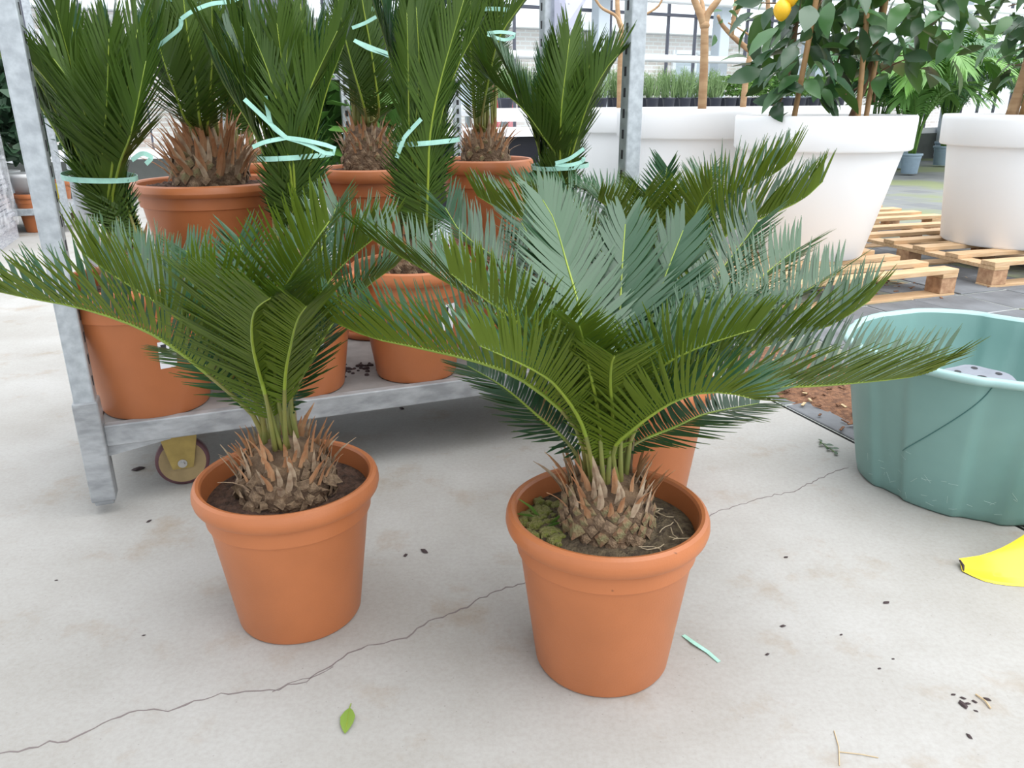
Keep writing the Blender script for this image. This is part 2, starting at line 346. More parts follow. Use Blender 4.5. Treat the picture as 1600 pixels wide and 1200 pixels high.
# ---------------------------------------------------------------- fronds
def frond(parent, pts, axis, rng, spacing=.0054, Lmax=.125, lift=32, a0=84, a1=66, a2=44, wid=.0050, t0=.15,
          bend=.10, rr=.0042, mats=('up', 'low'), thick=.0005, base_len=.28, tie=None, name='frond', rmats=('rachis', 'petiole'), droop=0.0, roll=0.0, tipl=.5):
    """one feather leaf: a tapering rachis (the part) and its leaflets (its child)"""
    C, L = spline(pts, 46)
    radial = np.array([C[-1][0] - axis[0], C[-1][1] - axis[1], 0.]); radial = radial / max(np.linalg.norm(radial), 1e-6)
    z = np.array([0, 0, 1.])
    T = unit(np.gradient(C, axis=0))
    # rachis tube
    mb = MB(); rad_ = [rr * (1.25 - .25 * min(1, i / 8)) * (1 - .80 * (i / 45) ** 1.1) for i in range(0, 46, 3)]
    mb.tube([tuple(C[i]) for i in range(0, 46, 3)], rad_, 6)
    cut = int(15 * (t0 + .12)) * 6
    mb.mi = [1 if k < cut else 0 for k in range(len(mb.f))]
    fo = mb.build(name, list(rmats), parent, smooth=True)
    # leaflets
    n = max(8, int(L * (1 - t0) / spacing))
    s = np.linspace(t0, .995, n)
    s = np.concatenate([s, s + .4 * (1 - t0) / n]); side = np.concatenate([np.ones(n), -np.ones(n)])
    idx = s.clip(0, 1) * 45; i0 = np.floor(idx).astype(int).clip(0, 44); fr = (idx - i0)[:, None]
    P = C[i0] * (1 - fr) + C[i0 + 1] * fr; t = unit(T[i0] * (1 - fr) + T[i0 + 1] * fr)
    N = -(t @ z)[:, None] * radial + (t @ radial)[:, None] * z
    N = N - (N * t).sum(1, keepdims=True) * t; N = unit(N); S = np.cross(t, N)
    if roll:
        S, N = S * math.cos(roll) + N * math.sin(roll), N * math.cos(roll) - S * math.sin(roll)
    q = (s - t0) / (1 - t0)
    prof = np.where(q < .30, base_len + (1 - base_len) * np.sin(q / .30 * PI / 2), 1 - (1 - tipl) * ((q - .30) / .70) ** 2.2)
    ln = Lmax * prof * (1 + .06 * rng.standard_normal(2 * n))
    ph = np.where(q < .5, a0 + (a1 - a0) * q / .5, a1 + (a2 - a1) * (q - .5) / .5) + 2.0 * rng.standard_normal(2 * n)
    if tie:                                  # leaflets caught by the ribbon are pressed along the rachis
        dz = P[:, 2] - tie; hug = np.exp(-np.where(dz > 0, dz / .02, -dz / .075) ** 2); ph = ph * (1 - hug) + 9 * hug
    la = lift + 3.5 * rng.standard_normal(2 * n); ph, la = np.radians(ph)[:, None], np.radians(la)[:, None]
    lat = S * side[:, None] * np.cos(la) + N * np.sin(la)
    d = np.cos(ph) * t + np.sin(ph) * lat
    W = unit(t - (t * d).sum(1, keepdims=True) * d); nn = unit(np.cross(W, d)) * side[:, None]
    nn = np.where(((nn * N).sum(1, keepdims=True)) < 0, -nn, nn)
    st = [0, .30, .66, 1.0]; wf = [.62, 1.0, .86, .10]
    V = []
    jit = bend * (1 + .5 * rng.standard_normal((2 * n, 1)))
    for a, wv in zip(st, wf):
        c = P + d * (ln * a)[:, None] + t * (ln[:, None] * jit * a * a) - np.array([0, 0, 1.]) * (droop * ln[:, None] * a * a)
        for k in (-1, 1): V.append(c + W * k * wid * wv / 2)
    V = np.stack(V, 1)                       # (2n, 8, 3)
    Vl = V - nn[:, None, :] * thick
    verts = np.concatenate([V, Vl], 1).reshape(-1, 3)
    base = np.array([[0, 1, 3, 2], [2, 3, 5, 4], [4, 5, 7, 6]])
    # orient so that the upper faces look along nn
    fn = np.cross(V[:, 1] - V[:, 0], V[:, 2] - V[:, 0]); flip = (fn * nn).sum(1) < 0
    F = np.repeat(base[None], 2 * n, 0).copy(); F[flip] = F[flip][:, :, ::-1]
    G = F[:, :, ::-1] + 8
    off = (np.arange(2 * n) * 16)[:, None, None]
    faces = np.concatenate([F + off, G + off], 1).reshape(-1, 4)
    me = bpy.data.meshes.new('leaflets')
    me.vertices.add(len(verts)); me.vertices.foreach_set('co', verts.astype(np.float32).ravel())
    me.loops.add(faces.size); me.loops.foreach_set('vertex_index', faces.astype(np.int32).ravel())
    me.polygons.add(len(faces)); me.polygons.foreach_set('loop_start', np.arange(0, faces.size, 4, dtype=np.int32))
    me.polygons.foreach_set('loop_total', np.full(len(faces), 4, np.int32))
    me.materials.append(M[mats[0]]); me.materials.append(M[mats[1]])
    me.polygons.foreach_set('material_index', np.tile([0, 0, 0, 1, 1, 1], 2 * n).astype(np.int32))
    me.update(); me.validate()
    lo = link('leaflets', me, fo); lo['kind'] = 'stuff'
    return fo

# ---------------------------------------------------------------- pots and cycad trunks
def pot_profile(D, h, rb=.66):
    R = D / 2; k = h / .285; e = R / .162
    z = lambda v: v * k
    return [(0.0, .004), (R * rb - .012, .004), (R * rb - .008, 0), (R * rb - .003, .001), (R * rb, .006),
            (.139 * e, z(.212)), (.1402 * e, z(.2155)), (.1440 * e, z(.2170)), (.1468 * e, z(.250)),
            (.1470 * e, z(.2525)), (.1570 * e, z(.2515)), (.1600 * e, z(.256)), (.162 * e, z(.264)), (.1612 * e, z(.273)), (.1582 * e, z(.281)), (.153 * e, z(.285)),
            (.1475 * e, z(.2835)), (.1445 * e, z(.279)), (.1435 * e, z(.270)), (.139 * e, z(.236))]
def pot(parent, D, h, rb=.66, mname='terra', n=64):
    mb = MB(); mb.lathe(pot_profile(D, h, rb), n)
    return mb.build('pot', mname, parent, auto=26)
def scale_mesh():
    mb = MB(); wv, hv, dv = .5, .5, .22
    mb.add([(-wv, 0, 0), (wv, 0, 0), (0, -.04, .62), (0, -.04, -.62), (-.26, -dv, .20), (.26, -dv, .20), (0, -dv * .8, -.24), (0, -dv * 1.15, .14)],
           [(0, 4, 2), (2, 4, 5), (2, 5, 1), (0, 3, 6), (0, 6, 4), (3, 1, 6), (1, 5, 6), (4, 7, 5), (4, 6, 7), (5, 7, 6)])
    return mb.mesh('leaf_scale', 'scale')
def scale_mesh_b():
    me = scale_mesh().copy(); me.materials.clear(); me.materials.append(M['scale_g']); return me
def bract_mesh(curl, m):
    mb = MB(); vs = []
    for i, (a, wv) in enumerate(((0, .13), (.3, .12), (.6, .085), (.85, .045), (1, .008))):
        y = -curl * a * a; x = .03 * math.sin(a * 5)
        vs += [(x - wv, y, a), (x, y - .06 * (1 - a), a), (x + wv, y, a), (x, y + .02, a)]
    fs = []
    for i in range(4):
        for j in range(4): fs.append((i * 4 + j, i * 4 + (j + 1) % 4, i * 4 + 4 + (j + 1) % 4, i * 4 + 4 + j))
    mb.add(vs, fs); return mb.mesh('bract', m)
SCALE = [scale_mesh(), scale_mesh_b()]
BRACT = [bract_mesh(.22, 'bract'), bract_mesh(.45, 'bract'), bract_mesh(.1, 'bract_tip'), bract_mesh(.6, 'bract_tip')]
def trunk(parent, z0, rt, ht, rng, nb=40, ns=90, blen=.05, mossy=True, sscale=1.0, b0=.56, rough=.12):
    """globular caudex with diamond leaf bases and a crown of dry bracts"""
    mb = MB(); prof = [(rt * .80, -.03), (rt * .95, ht * .10), (rt * 1.0, ht * .30), (rt * .94, ht * .55), (rt * .80, ht * .78), (rt * .60, ht * .95), (rt * .3, ht * 1.05), (.001, ht * 1.07)]
    ph = rng.random() * 6
    mb.lathe(prof, 28, (0, 0, z0), shape=lambda th, z: 1 + .02 * math.sin(3 * th + ph + 20 * z) + .015 * math.sin(7 * th - 31 * z))
    t = mb.build('trunk', 'bark', parent, smooth=True)
    rs = [p[0] for p in prof]; zs = [p[1] for p in prof]
    for i in range(ns):
        f = (i + .5) / ns; zz = ht * (.02 + .80 * f); th = i * 2.39996
        r = np.interp(zz, zs, rs) * 1.0
        o = link('leaf_scale', SCALE[1 if (mossy and f > .35 and rng.random() < .6) else 0], t)
        sc = rt * .30 * sscale * (1.0 + .15 * rng.standard_normal())
        o.location = (r * math.cos(th), r * math.sin(th), z0 + zz); o.scale = (sc, sc * .9, sc * .95)
        o.rotation_euler = (-.25 + .5 * (f - .4) + rough * rng.standard_normal(), rough * 1.2 * rng.standard_normal(), th + PI / 2 + rough * rng.standard_normal())
    for i in range(nb):
        f = i / nb; th = i * 2.39996 + .1 * rng.standard_normal(); zz = ht * (b0 + (.96 - b0) * f)
        r = np.interp(zz, zs, rs) * (.99 if f < .5 else .93)
        o = link('bract', BRACT[int(rng.integers(0, 4)) if f < .35 else int(rng.integers(0, 3))], t)
        ln = blen * (.75 + .5 * rng.random())
        o.location = (r * math.cos(th), r * math.sin(th), z0 + zz); o.scale = (ln * .8, ln * .8, ln)
        o.rotation_euler = (rad(24 - 20 * f + 7 * rng.standard_normal()), rad(9 * rng.standard_normal()), th + PI / 2)
    return t
def soil_disc(parent, r, z, rng, m='soil', amp=.006):
    a = rng.random((6, 4)) * 6
    def f(x, y):
        v = 0
        for k in range(6): v += math.sin(x * (18 + 12 * k) * math.cos(a[k, 0]) + y * (18 + 12 * k) * math.sin(a[k, 0]) + a[k, 1]) / (1 + k * .6)
        e = max(0, 1 - (x * x + y * y) / (r * r))
        return amp * v * .5 * (.3 + .7 * e) + .012 * e
    mb = MB(); mb.disc(r, z, 90, rings=30, rfun=lambda x, y: f(x, y) + (float(rng.normal(0, .0017)) if x * x + y * y < r * r * .93 else 0)); return mb.build('soil', m, parent, smooth=True)
def sticker(parent, R_at, th, z0, z1, dth, lines=True):
    """paper label wrapped on the pot wall, with a small dark print patch"""
    def patch(a0, a1, b0, b1, lift):
        vs = []; k = 6
        for zz in (b0, b1):
            for i in range(k + 1):
                a = a0 + (a1 - a0) * i / k; r = R_at(zz) + lift; vs.append((r * math.cos(a), r * math.sin(a), zz))
        return vs, [(i, i + 1, k + 2 + i, k + 1 + i) for i in range(k)]
    mb = MB(); mb.add(*patch(th - dth, th + dth, z0, z1, .0009))
    h = z1 - z0
    for a0, a1, b0, b1 in ((-.7, -.1, .55, .9), (.25, .75, .70, .74), (.25, .65, .58, .62), (.25, .7, .46, .50)):
        mb.add(*patch(th + a0 * dth, th + a1 * dth, z0 + b0 * h, z0 + b1 * h, .0013), mi=1 if b1 > .8 else 2)
    return mb.build('label_sticker', ['label', 'ink', 'inkgrey'], parent)
GROUPP = None
# ================================================================ THE SETTING
YAW = rad(20.944)
TU = Vector((math.cos(YAW), math.sin(YAW), 0)); TW = Vector((-math.sin(YAW), math.cos(YAW), 0)); TO = Vector((-.9529, 1.6345, 0))
EDGE = Vector((.946, 2.007, 0))                         # a point on the slab's right edge, which runs along TW
def slab_poly():
    a = EDGE - TW * 6; b = EDGE + TW * 16
    return [a, b, b - TU * 14, a - TU * 9]
mb = MB(); p = slab_poly()
mb.add([(v.x, v.y, 0) for v in p] + [(v.x, v.y, -.12) for v in p], [(0, 1, 2, 3), (7, 6, 5, 4), (0, 4, 5, 1), (1, 5, 6, 2), (2, 6, 7, 3), (3, 7, 4, 0)])
floor = tag(mb.build('floor', 'concrete'), kind='structure')
# hairline crack across the slab: a sunken dark seam
def crack(pts, seed, wmax):
    rng = np.random.default_rng(seed); q = []
    for a, b in zip(pts[:-1], pts[1:]):
        a, b = Vector(a), Vector(b); k = max(2, int((b - a).length / .012)); nrm = Vector((-(b - a).y, (b - a).x, 0)).normalized()
        for i in range(k): q.append(a + (b - a) * (i / k) + nrm * float(rng.normal(0, .0022)))
    q.append(Vector(pts[-1])); w_ = np.abs(rng.normal(wmax, wmax * .35, len(q))).clip(wmax * .35, wmax * 2)
    MBc = MB(); MBc.strip([(v.x, v.y, .0004) for v in q], list(w_), (0, 0, 1), .0006)
    return MBc.build('crack', 'crack', floor)
crack([(-0.802,0.885,0.000), (-0.756,0.901,0.000), (-0.669,0.923,0.000), (-0.634,0.959,0.000), (-0.591,0.986,0.000), (-0.543,0.984,-0.000), (-0.473,1.021,-0.000), (-0.397,1.029,0.000), (-0.343,1.051,0.000), (-0.285,1.117,-0.000), (-0.255,1.138,0.000), (-0.190,1.160,0.000), (-0.166,1.200,0.000), (-0.098,1.243,0.000), (-0.045,1.294,0.000), (0.021,1.328,0.000), (0.217,1.454,0.000), (0.461,1.601,0.000)], 3, .0021)
crack([(0.461,1.601,0.000), (0.528,1.641,0.000), (0.625,1.688,0.000), (0.687,1.710,0.000), (0.764,1.771,0.000), (0.821,1.814,0.000), (0.874,1.840,0.000)], 4, .0017)
crack([(-0.392,1.027,0.000), (-0.371,1.045,0.000), (-0.337,1.057,0.000), (-0.305,1.085,0.000)], 5, .0012)

# unseen roof slab on posts, added to darken the floor at the left
mb = MB(); mb.box((-3.0, -2.0, 2.7), (6.4, 4.6, .10)); tag(mb.build('shade_slab', 'bar'), kind='structure')
for k, (x, y) in enumerate(((-6.0, .1), (-6.0, -4.1), (-3.0, -4.1), (.05, -4.1))):
    mb = MB(); mb.box((x, y, 1.325), (.12, .12, 2.65)); tag(mb.build('trim_%d' % (k + 20), 'column'), kind='structure')  # posts added only to carry the unseen shading slab
# slate paving beyond the slab edge
PZ = -.012
mb = MB(); mb.add([(0, -6, 0), (18, -6, 0), (18, 18, 0), (0, 18, 0)], [(0, 1, 2, 3)])
pav = mb.build('floor_paving', 'paving_far'); pav.location = (EDGE.x, EDGE.y, PZ - .010); pav.rotation_euler = (0, 0, YAW); tag(pav, kind='structure')
rng = np.random.default_rng(11)
mb = MB(); g = .1455; zt = .010
mb.add([(-g, -g, -.01), (g, -g, -.01), (g, g, -.01), (-g, g, -.01), (-g, -g, zt - .002), (g, -g, zt - .002), (g, g, zt - .002), (-g, g, zt - .002),
        (-g + .003, -g + .003, zt), (g - .003, -g + .003, zt), (g - .003, g - .003, zt), (-g + .003, g - .003, zt)],
       [(0, 1, 5, 4), (1, 2, 6, 5), (2, 3, 7, 6), (3, 0, 4, 7), (4, 5, 9, 8), (5, 6, 10, 9), (6, 7, 11, 10), (7, 4, 8, 11), (8, 9, 10, 11)])
TILE = [mb.mesh('tile', 'slate'), mb.mesh('tile', 'slate2')]
mbg = MB(); mbg.add([(.02, -.9, .0), (3.32, -.9, .0), (3.32, 4.8, .0), (.02, 4.8, .0)], [(0, 1, 2, 3)]); jo = mbg.build('joint_bed', 'grout', pav); jo.location = (0, 0, .0165)
for i in range(11):
    for j in range(19):
        x, y = .02 + .15 + i * .30, -.9 + .15 + j * .30
        o = link('tile', TILE[1 if rng.random() < (.15 + .05 * j) * .7 else 0], pav)
        o.location = (x, y, .010 + float(rng.normal(0, .0012))); o.rotation_euler = (float(rng.normal(0, .004)), float(rng.normal(0, .004)), float(rng.normal(0, .004)))

# ================================================================ GREENHOUSE BACKGROUND
WY = rad(28); WO = Vector((2.5, 11.5, 0)); WE = Vector((math.cos(WY), math.sin(WY), 0)); WN = Vector((-math.sin(WY), math.cos(WY), 0))
win = thing('window_1', None, None, WO, WY); win['kind'] = 'structure'
BAY = .46; T0, NB = -12.9, 52
for i in range(NB + 1):
    mb = MB(); mb.box((T0 + i * BAY, 0, 2.2), (.018, .05, 3.6)); mb.build('mullion', 'mull', win)
for z_, m_, h_, y_ in ((.42, 'bar', .10, 0), (1.97, 'mull', .035, 0), (3.98, 'mull', .05, 0)):
    mb = MB(); mb.box((T0 + NB * BAY / 2, y_, z_), (NB * BAY, .06, h_)); mb.build('rail', m_, win)
mb = MB(); mb.box((0, 0, 0), (BAY - .03, .006, 1.46)); PANE_A = mb.mesh('pane', 'glass')
mb = MB(); mb.box((0, 0, 0), (BAY - .03, .006, 1.94)); PANE_B = mb.mesh('pane', 'glass')
for i in range(NB):
    link('pane', PANE_A, win, (T0 + (i + .5) * BAY, 0, 1.21)); link('pane', PANE_B, win, (T0 + (i + .5) * BAY, 0, 2.96))
mb = MB(); mb.box((T0 + NB * BAY / 2, 0, .13), (NB * BAY, .16, .50))
wl = mb.build('wall_back', 'wall_dark'); wl.location = WO; wl.rotation_euler = (0, 0, WY); tag(wl, kind='structure')
for k, z_ in enumerate((1.42, 2.10, 2.27, 2.44, 2.62, 2.82)):
    mb = MB(); mb.tube([(T0, 0, 0), (T0 + NB * BAY, 0, 0)], .046, 10)
    o = mb.build('trim_%d' % (k + 1), 'bar', smooth=True); q = WO - WN * .35; o.location = (q.x, q.y, z_); o.rotation_euler = (0, 0, WY); tag(o, kind='structure')
for k, t_ in enumerate((-8.4, -5.0, -1.65, .30, 2.0, 5.4, 8.8)):
    mb = MB(); mb.box((0, 0, 2.2), (.17, .17, 4.4)); o = mb.build('trim_%d' % (k + 7), 'column', bevel=.012); q = WO + WE * t_ - WN * .15
    o.location = (q.x, q.y, 0); o.rotation_euler = (0, 0, WY); tag(o, kind='structure')
# brick house seen through the glass
bh = thing('brick_house', 'pale red brick house with white window frames seen through the greenhouse glass', 'building', WO + WN * 7, WY)
mb = MB(); mb.box((0, 0, 1.05), (34, .3, 2.6)); mb.build('wall', 'brick', bh)
mb = MB(); mb.box((0, -.1, 2.45), (34.4, .7, .16)); mb.build('gutter', 'bar', bh)
for t_, wv in ((-7.2, 1.2), (-3.6, 1.4), (-.6, 1.1), (2.3, 1.5), (5.8, 1.3), (9.5, 1.4)):
    mb = MB()
    for a, b, c, d in ((0, .05, wv, .09), (0, 1.25, wv, .09), (-wv / 2, .65, .09, 1.29), (wv / 2, .65, .09, 1.29), (0, .65, .06, 1.2)): mb.box((t_ + a, -.18, .75 + b), (c, .08, d))
    f_ = mb.build('window_frame', 'bar', bh); mb = MB(); mb.box((t_, -.155, 1.4), (wv - .08, .02, 1.2)); mb.build('pane', 'column', f_)
mb = MB(); mb.box((.62, -.2, .7), (.55, .08, 1.5)); tag(mb.build('red_door', M['bluered'], bh), 'faded red door')

# ================================================================ PLANT BUILDERS
POTR = lambda D, h, rb: (lambda z: np.interp(z, [0, h * .744], [D / 2 * rb, D / 2 * .858]))
def potted_palm(label, loc, D, h, rb=.66, group='potted sago palms', seed=0, soil='soil', soil_z=.86, name='potted_sago_palm'):
    t = thing(name, label, 'potted palm', loc, 0, group)
    t_pot = pot(t, D, h, rb); rng = np.random.default_rng(seed)
    soil_disc(t, D / 2 * .885, h * soil_z, rng, soil, .006)
    return t, t_pot, rng
def fronds_from(t, loc, crown, rows, rng, **kw):
    loc = np.array(loc); cr = np.array(crown) - loc
    for r in rows:
        opts = dict(kw)
        if isinstance(r[-1], dict): opts.update(r[-1]); r = r[:-1]
        pts = [np.array(q) - loc for q in r]
        rd = pts[-1][:2] - cr[:2]; rd = rd / max(np.linalg.norm(rd), 1e-6)
        st = cr + np.array([rd[0] * .028, rd[1] * .028, -.015])
        frond(t, [st] + pts, cr, rng, **opts)

# ---- A: front left palm
LA = (-.400, 1.250, 0)
tA, potA, rng = potted_palm('sago palm in terracotta pot standing in front on the floor beside the trolley corner', LA, .322, .282, .69, 'sago palms on the floor', 21)
trunk(tA, .225, .083, .115, rng, 80, 130, .050, mossy=False, rough=.5, b0=.45)
CA = (-.402, 1.25, .345)
low = dict(lift=40)
fronds_from(tA, LA, CA, [
    ((-0.440,1.240,0.393), (-0.487,1.220,0.463), (-0.550,1.200,0.537), (-0.603,1.190,0.574), (-0.678,1.190,0.600), (-0.745,1.190,0.614), (-0.801,1.200,0.623), dict(t0=.24, Lmax=.13, lift=55)),
    ((-0.433,1.240,0.419), (-0.486,1.200,0.537), (-0.517,1.170,0.589), (-0.547,1.160,0.620), (-0.608,1.170,0.659), (-0.647,1.180,0.687), dict(t0=.2, lift=58, Lmax=.13)),
    ((-0.400,1.190,0.449), (-0.380,1.100,0.557), (-0.356,1.040,0.618), (-0.329,0.990,0.650), (-0.296,0.940,0.673), dict(t0=.16, lift=28, Lmax=.15, a0=76, a1=58)),
    ((-0.380,1.260,0.423), (-0.352,1.280,0.540), (-0.338,1.290,0.571), (-0.299,1.320,0.627), (-0.247,1.350,0.671), (-0.213,1.370,0.692), dict(t0=.22, lift=55)),
    ((-0.382,1.190,0.471), (-0.355,1.130,0.574), (-0.324,1.090,0.647), (-0.277,1.060,0.707), (-0.241,1.050,0.751), dict(t0=.24, lift=42, Lmax=.12)),
    ((-0.395,1.300,0.432), (-0.367,1.360,0.556), (-0.344,1.420,0.648), (-0.320,1.470,0.724), dict(t0=.24, Lmax=.11)),
    ((-0.430,1.320,0.425), (-0.476,1.420,0.541), (-0.508,1.480,0.614), (-0.520,1.500,0.656), dict(t0=.24, Lmax=.11)),
    ((-0.383,1.280,0.409), (-0.349,1.300,0.479), (-0.304,1.340,0.549), (-0.261,1.370,0.588), (-0.209,1.400,0.622), dict(t0=.26, Lmax=.10, lift=42)),
    ((-0.389,1.270,0.395), (-0.372,1.300,0.444), (-0.347,1.350,0.494), (-0.325,1.380,0.523), dict(t0=.25, Lmax=.085, lift=15)),
    ((-0.447,1.300,0.420), (-0.547,1.380,0.528), (-0.636,1.450,0.590), (-0.721,1.500,0.633), dict(t0=.24, Lmax=.11)),
    ((-0.435,1.300,0.432), (-0.505,1.380,0.539), (-0.572,1.440,0.610), (-0.612,1.470,0.638), dict(t0=.24, Lmax=.11)),
    ((-0.443,1.260,0.399), (-0.485,1.280,0.431), (-0.541,1.310,0.465), (-0.622,1.360,0.479), dict(t0=.24, Lmax=.085, lift=10)),
    ((-0.361,1.170,0.478), (-0.320,1.090,0.571), (-0.291,1.030,0.621), (-0.261,0.970,0.655), dict(t0=.26, lift=32, Lmax=.115)),
    ((-0.396,1.170,0.479), (-0.396,1.100,0.583), (-0.404,1.050,0.643), (-0.423,1.020,0.675), dict(t0=.26, lift=45, Lmax=.12)),
], rng)

# ---- B: front right palm
LB = (.152, 1.118, 0)
tB, potB, rng = potted_palm('largest sago palm, in the terracotta pot nearest the camera with mossy soil', LB, .327, .287, .69, 'sago palms on the floor', 22, 'soil_moss')
trunk(tB, .232, .076, .110, rng, 64, 120, .058, mossy=True)
CB = (.150, 1.118, .340)
fronds_from(tB, LB, CB, [
    ((0.097,1.100,0.431), (0.022,1.090,0.507), (-0.046,1.090,0.539), (-0.138,1.110,0.556), (-0.209,1.130,0.566), (-0.273,1.160,0.583), (-0.290,1.170,0.593), dict(lift=55, t0=.16)),
    ((0.105,1.060,0.446), (0.062,0.980,0.538), (0.030,0.930,0.580), (-0.008,0.900,0.609), (-0.038,0.890,0.626), dict(lift=55, Lmax=.115)),
    ((0.087,1.150,0.385), (0.041,1.180,0.418), (-0.014,1.220,0.453), (-0.076,1.270,0.474), dict(lift=8, Lmax=.09)),
    ((0.100,1.140,0.444), (0.030,1.170,0.535), (-0.042,1.200,0.595), (-0.086,1.220,0.621), (-0.180,1.260,0.665), (-0.240,1.290,0.695), dict(lift=40)),
    ((0.093,1.070,0.492), (0.039,1.020,0.589), (0.005,0.990,0.629), (-0.040,0.970,0.668), (-0.075,0.960,0.698), dict(lift=46, Lmax=.115)),
    ((0.121,1.210,0.462), (0.091,1.310,0.544), (0.052,1.380,0.584), (-0.014,1.440,0.617), (-0.093,1.490,0.665), (-0.125,1.510,0.710), dict(lift=30)),
    ((0.135,1.240,0.451), (0.103,1.390,0.544), (0.082,1.440,0.587), (0.052,1.500,0.628), (0.020,1.540,0.677), dict(lift=25)),
    ((0.136,1.200,0.465), (0.113,1.280,0.574), (0.096,1.330,0.634), (0.075,1.380,0.703), (0.055,1.400,0.737), dict(lift=9, Lmax=.115, a1=46, a2=22, wid=.0088, spacing=.0050, t0=.3)),
    ((0.165,1.200,0.465), (0.180,1.270,0.542), (0.191,1.340,0.626), (0.202,1.400,0.694), dict(lift=9, Lmax=.115, a1=46, a2=22, wid=.0088, spacing=.0050, t0=.3)),
    ((0.183,1.200,0.465), (0.227,1.270,0.536), (0.267,1.340,0.615), (0.303,1.390,0.684), dict(lift=9, Lmax=.115, a1=46, a2=22, wid=.0088, spacing=.0050, t0=.3)),
    ((0.198,1.230,0.443), (0.285,1.340,0.511), (0.371,1.430,0.582), (0.439,1.490,0.644), (0.470,1.510,0.680), dict(lift=30)),
    ((0.193,1.190,0.441), (0.305,1.280,0.528), (0.412,1.350,0.585), (0.476,1.390,0.624), (0.520,1.410,0.650), dict(lift=30)),
    ((0.194,1.160,0.436), (0.318,1.200,0.535), (0.427,1.240,0.579), (0.494,1.260,0.611), (0.543,1.280,0.633), dict(lift=32)),
    ((0.188,1.120,0.441), (0.283,1.130,0.511), (0.415,1.140,0.558), (0.487,1.150,0.578), (0.543,1.160,0.612), dict(lift=52)),
    ((0.165,1.070,0.472), (0.200,1.000,0.560), (0.248,0.970,0.600), (0.306,0.950,0.628), dict(lift=46, Lmax=.115)),
    ((0.196,1.110,0.440), (0.304,1.090,0.501), (0.414,1.080,0.503), (0.509,1.080,0.509), (0.595,1.090,0.515), (0.624,1.090,0.525), dict(lift=46, Lmax=.14)),
    ((0.153,1.080,0.400), (0.173,1.040,0.452), (0.214,0.990,0.512), (0.251,0.960,0.539), (0.287,0.940,0.544), (0.309,0.930,0.541), dict(lift=46, Lmax=.11)),
    ((0.188,1.140,0.378), (0.267,1.180,0.397), (0.326,1.220,0.404), (0.432,1.280,0.399), dict(lift=6, Lmax=.09)),
    ((0.148,1.070,0.452), (0.131,0.980,0.544), (0.122,0.910,0.595), (0.117,0.850,0.625), dict(lift=25, Lmax=.085)),
    ((0.126,1.060,0.466), (0.103,0.980,0.563), (0.087,0.920,0.625), (0.078,0.870,0.656), dict(lift=25, Lmax=.075)),
    ((0.190,1.170,0.432), (0.266,1.190,0.512), (0.363,1.220,0.545), (0.455,1.250,0.558), dict(lift=26)),
], rng)
# moss, weeds and dry roots on the soil of the nearest pot
rm = np.random.default_rng(5)
for k in range(70):
    a, r_ = rad(140 + 85 * rm.random()), .085 + .052 * rm.random(); mb = MB(); s_ = .004 + .007 * rm.random()
    mb.lathe([(s_, -.004), (s_ * .9, s_ * .25), (s_ * .55, s_ * .42), (.0005, s_ * .48)], 9, shape=lambda th, z: 1 + .22 * math.sin(3 * th + k) + .15 * math.sin(5 * th))
    o = mb.build('moss_clump', 'moss', tB, smooth=True); o.location = (r_ * math.cos(a), r_ * math.sin(a), .2565)
for k, (a, r_, dx, dz, l_) in enumerate(((168, .110, -.5, .8, .055), (172, .105, -.8, .45, .05), (185, .100, .6, .35, .045), (180, .092, .2, .3, .05))):
    a = rad(a); b0 = Vector((r_ * math.cos(a), r_ * math.sin(a), .252)); d_ = Vector((dx, -.15, dz)).normalized()
    mb = MB(); mb.strip([b0, b0 + d_ * l_ * .5, b0 + d_ * l_ + Vector((-.006, 0, -.006))], [.005, .005, .001], (0, 1, .3)); mb.build('grass_blade', 'herb2', tB)
for k in range(11):
    a = rad(-65 + 110 * rm.random()); r_ = .085 + .045 * rm.random(); b0 = np.array([r_ * math.cos(a), r_ * math.sin(a), .259]); pts_ = [b0]
    d_ = rm.random() * 6.28
    for j in range(4): d_ += rm.normal(0, .6); pts_.append(pts_[-1] + np.array([math.cos(d_), math.sin(d_), .0]) * .011)
    pts_ = [q for q in pts_ if np.hypot(q[0], q[1]) < .138]
    if len(pts_) > 2:
        mb = MB(); mb.tube([tuple(q) for q in pts_], .0009, 4); mb.build('dry_root', 'root', tB)

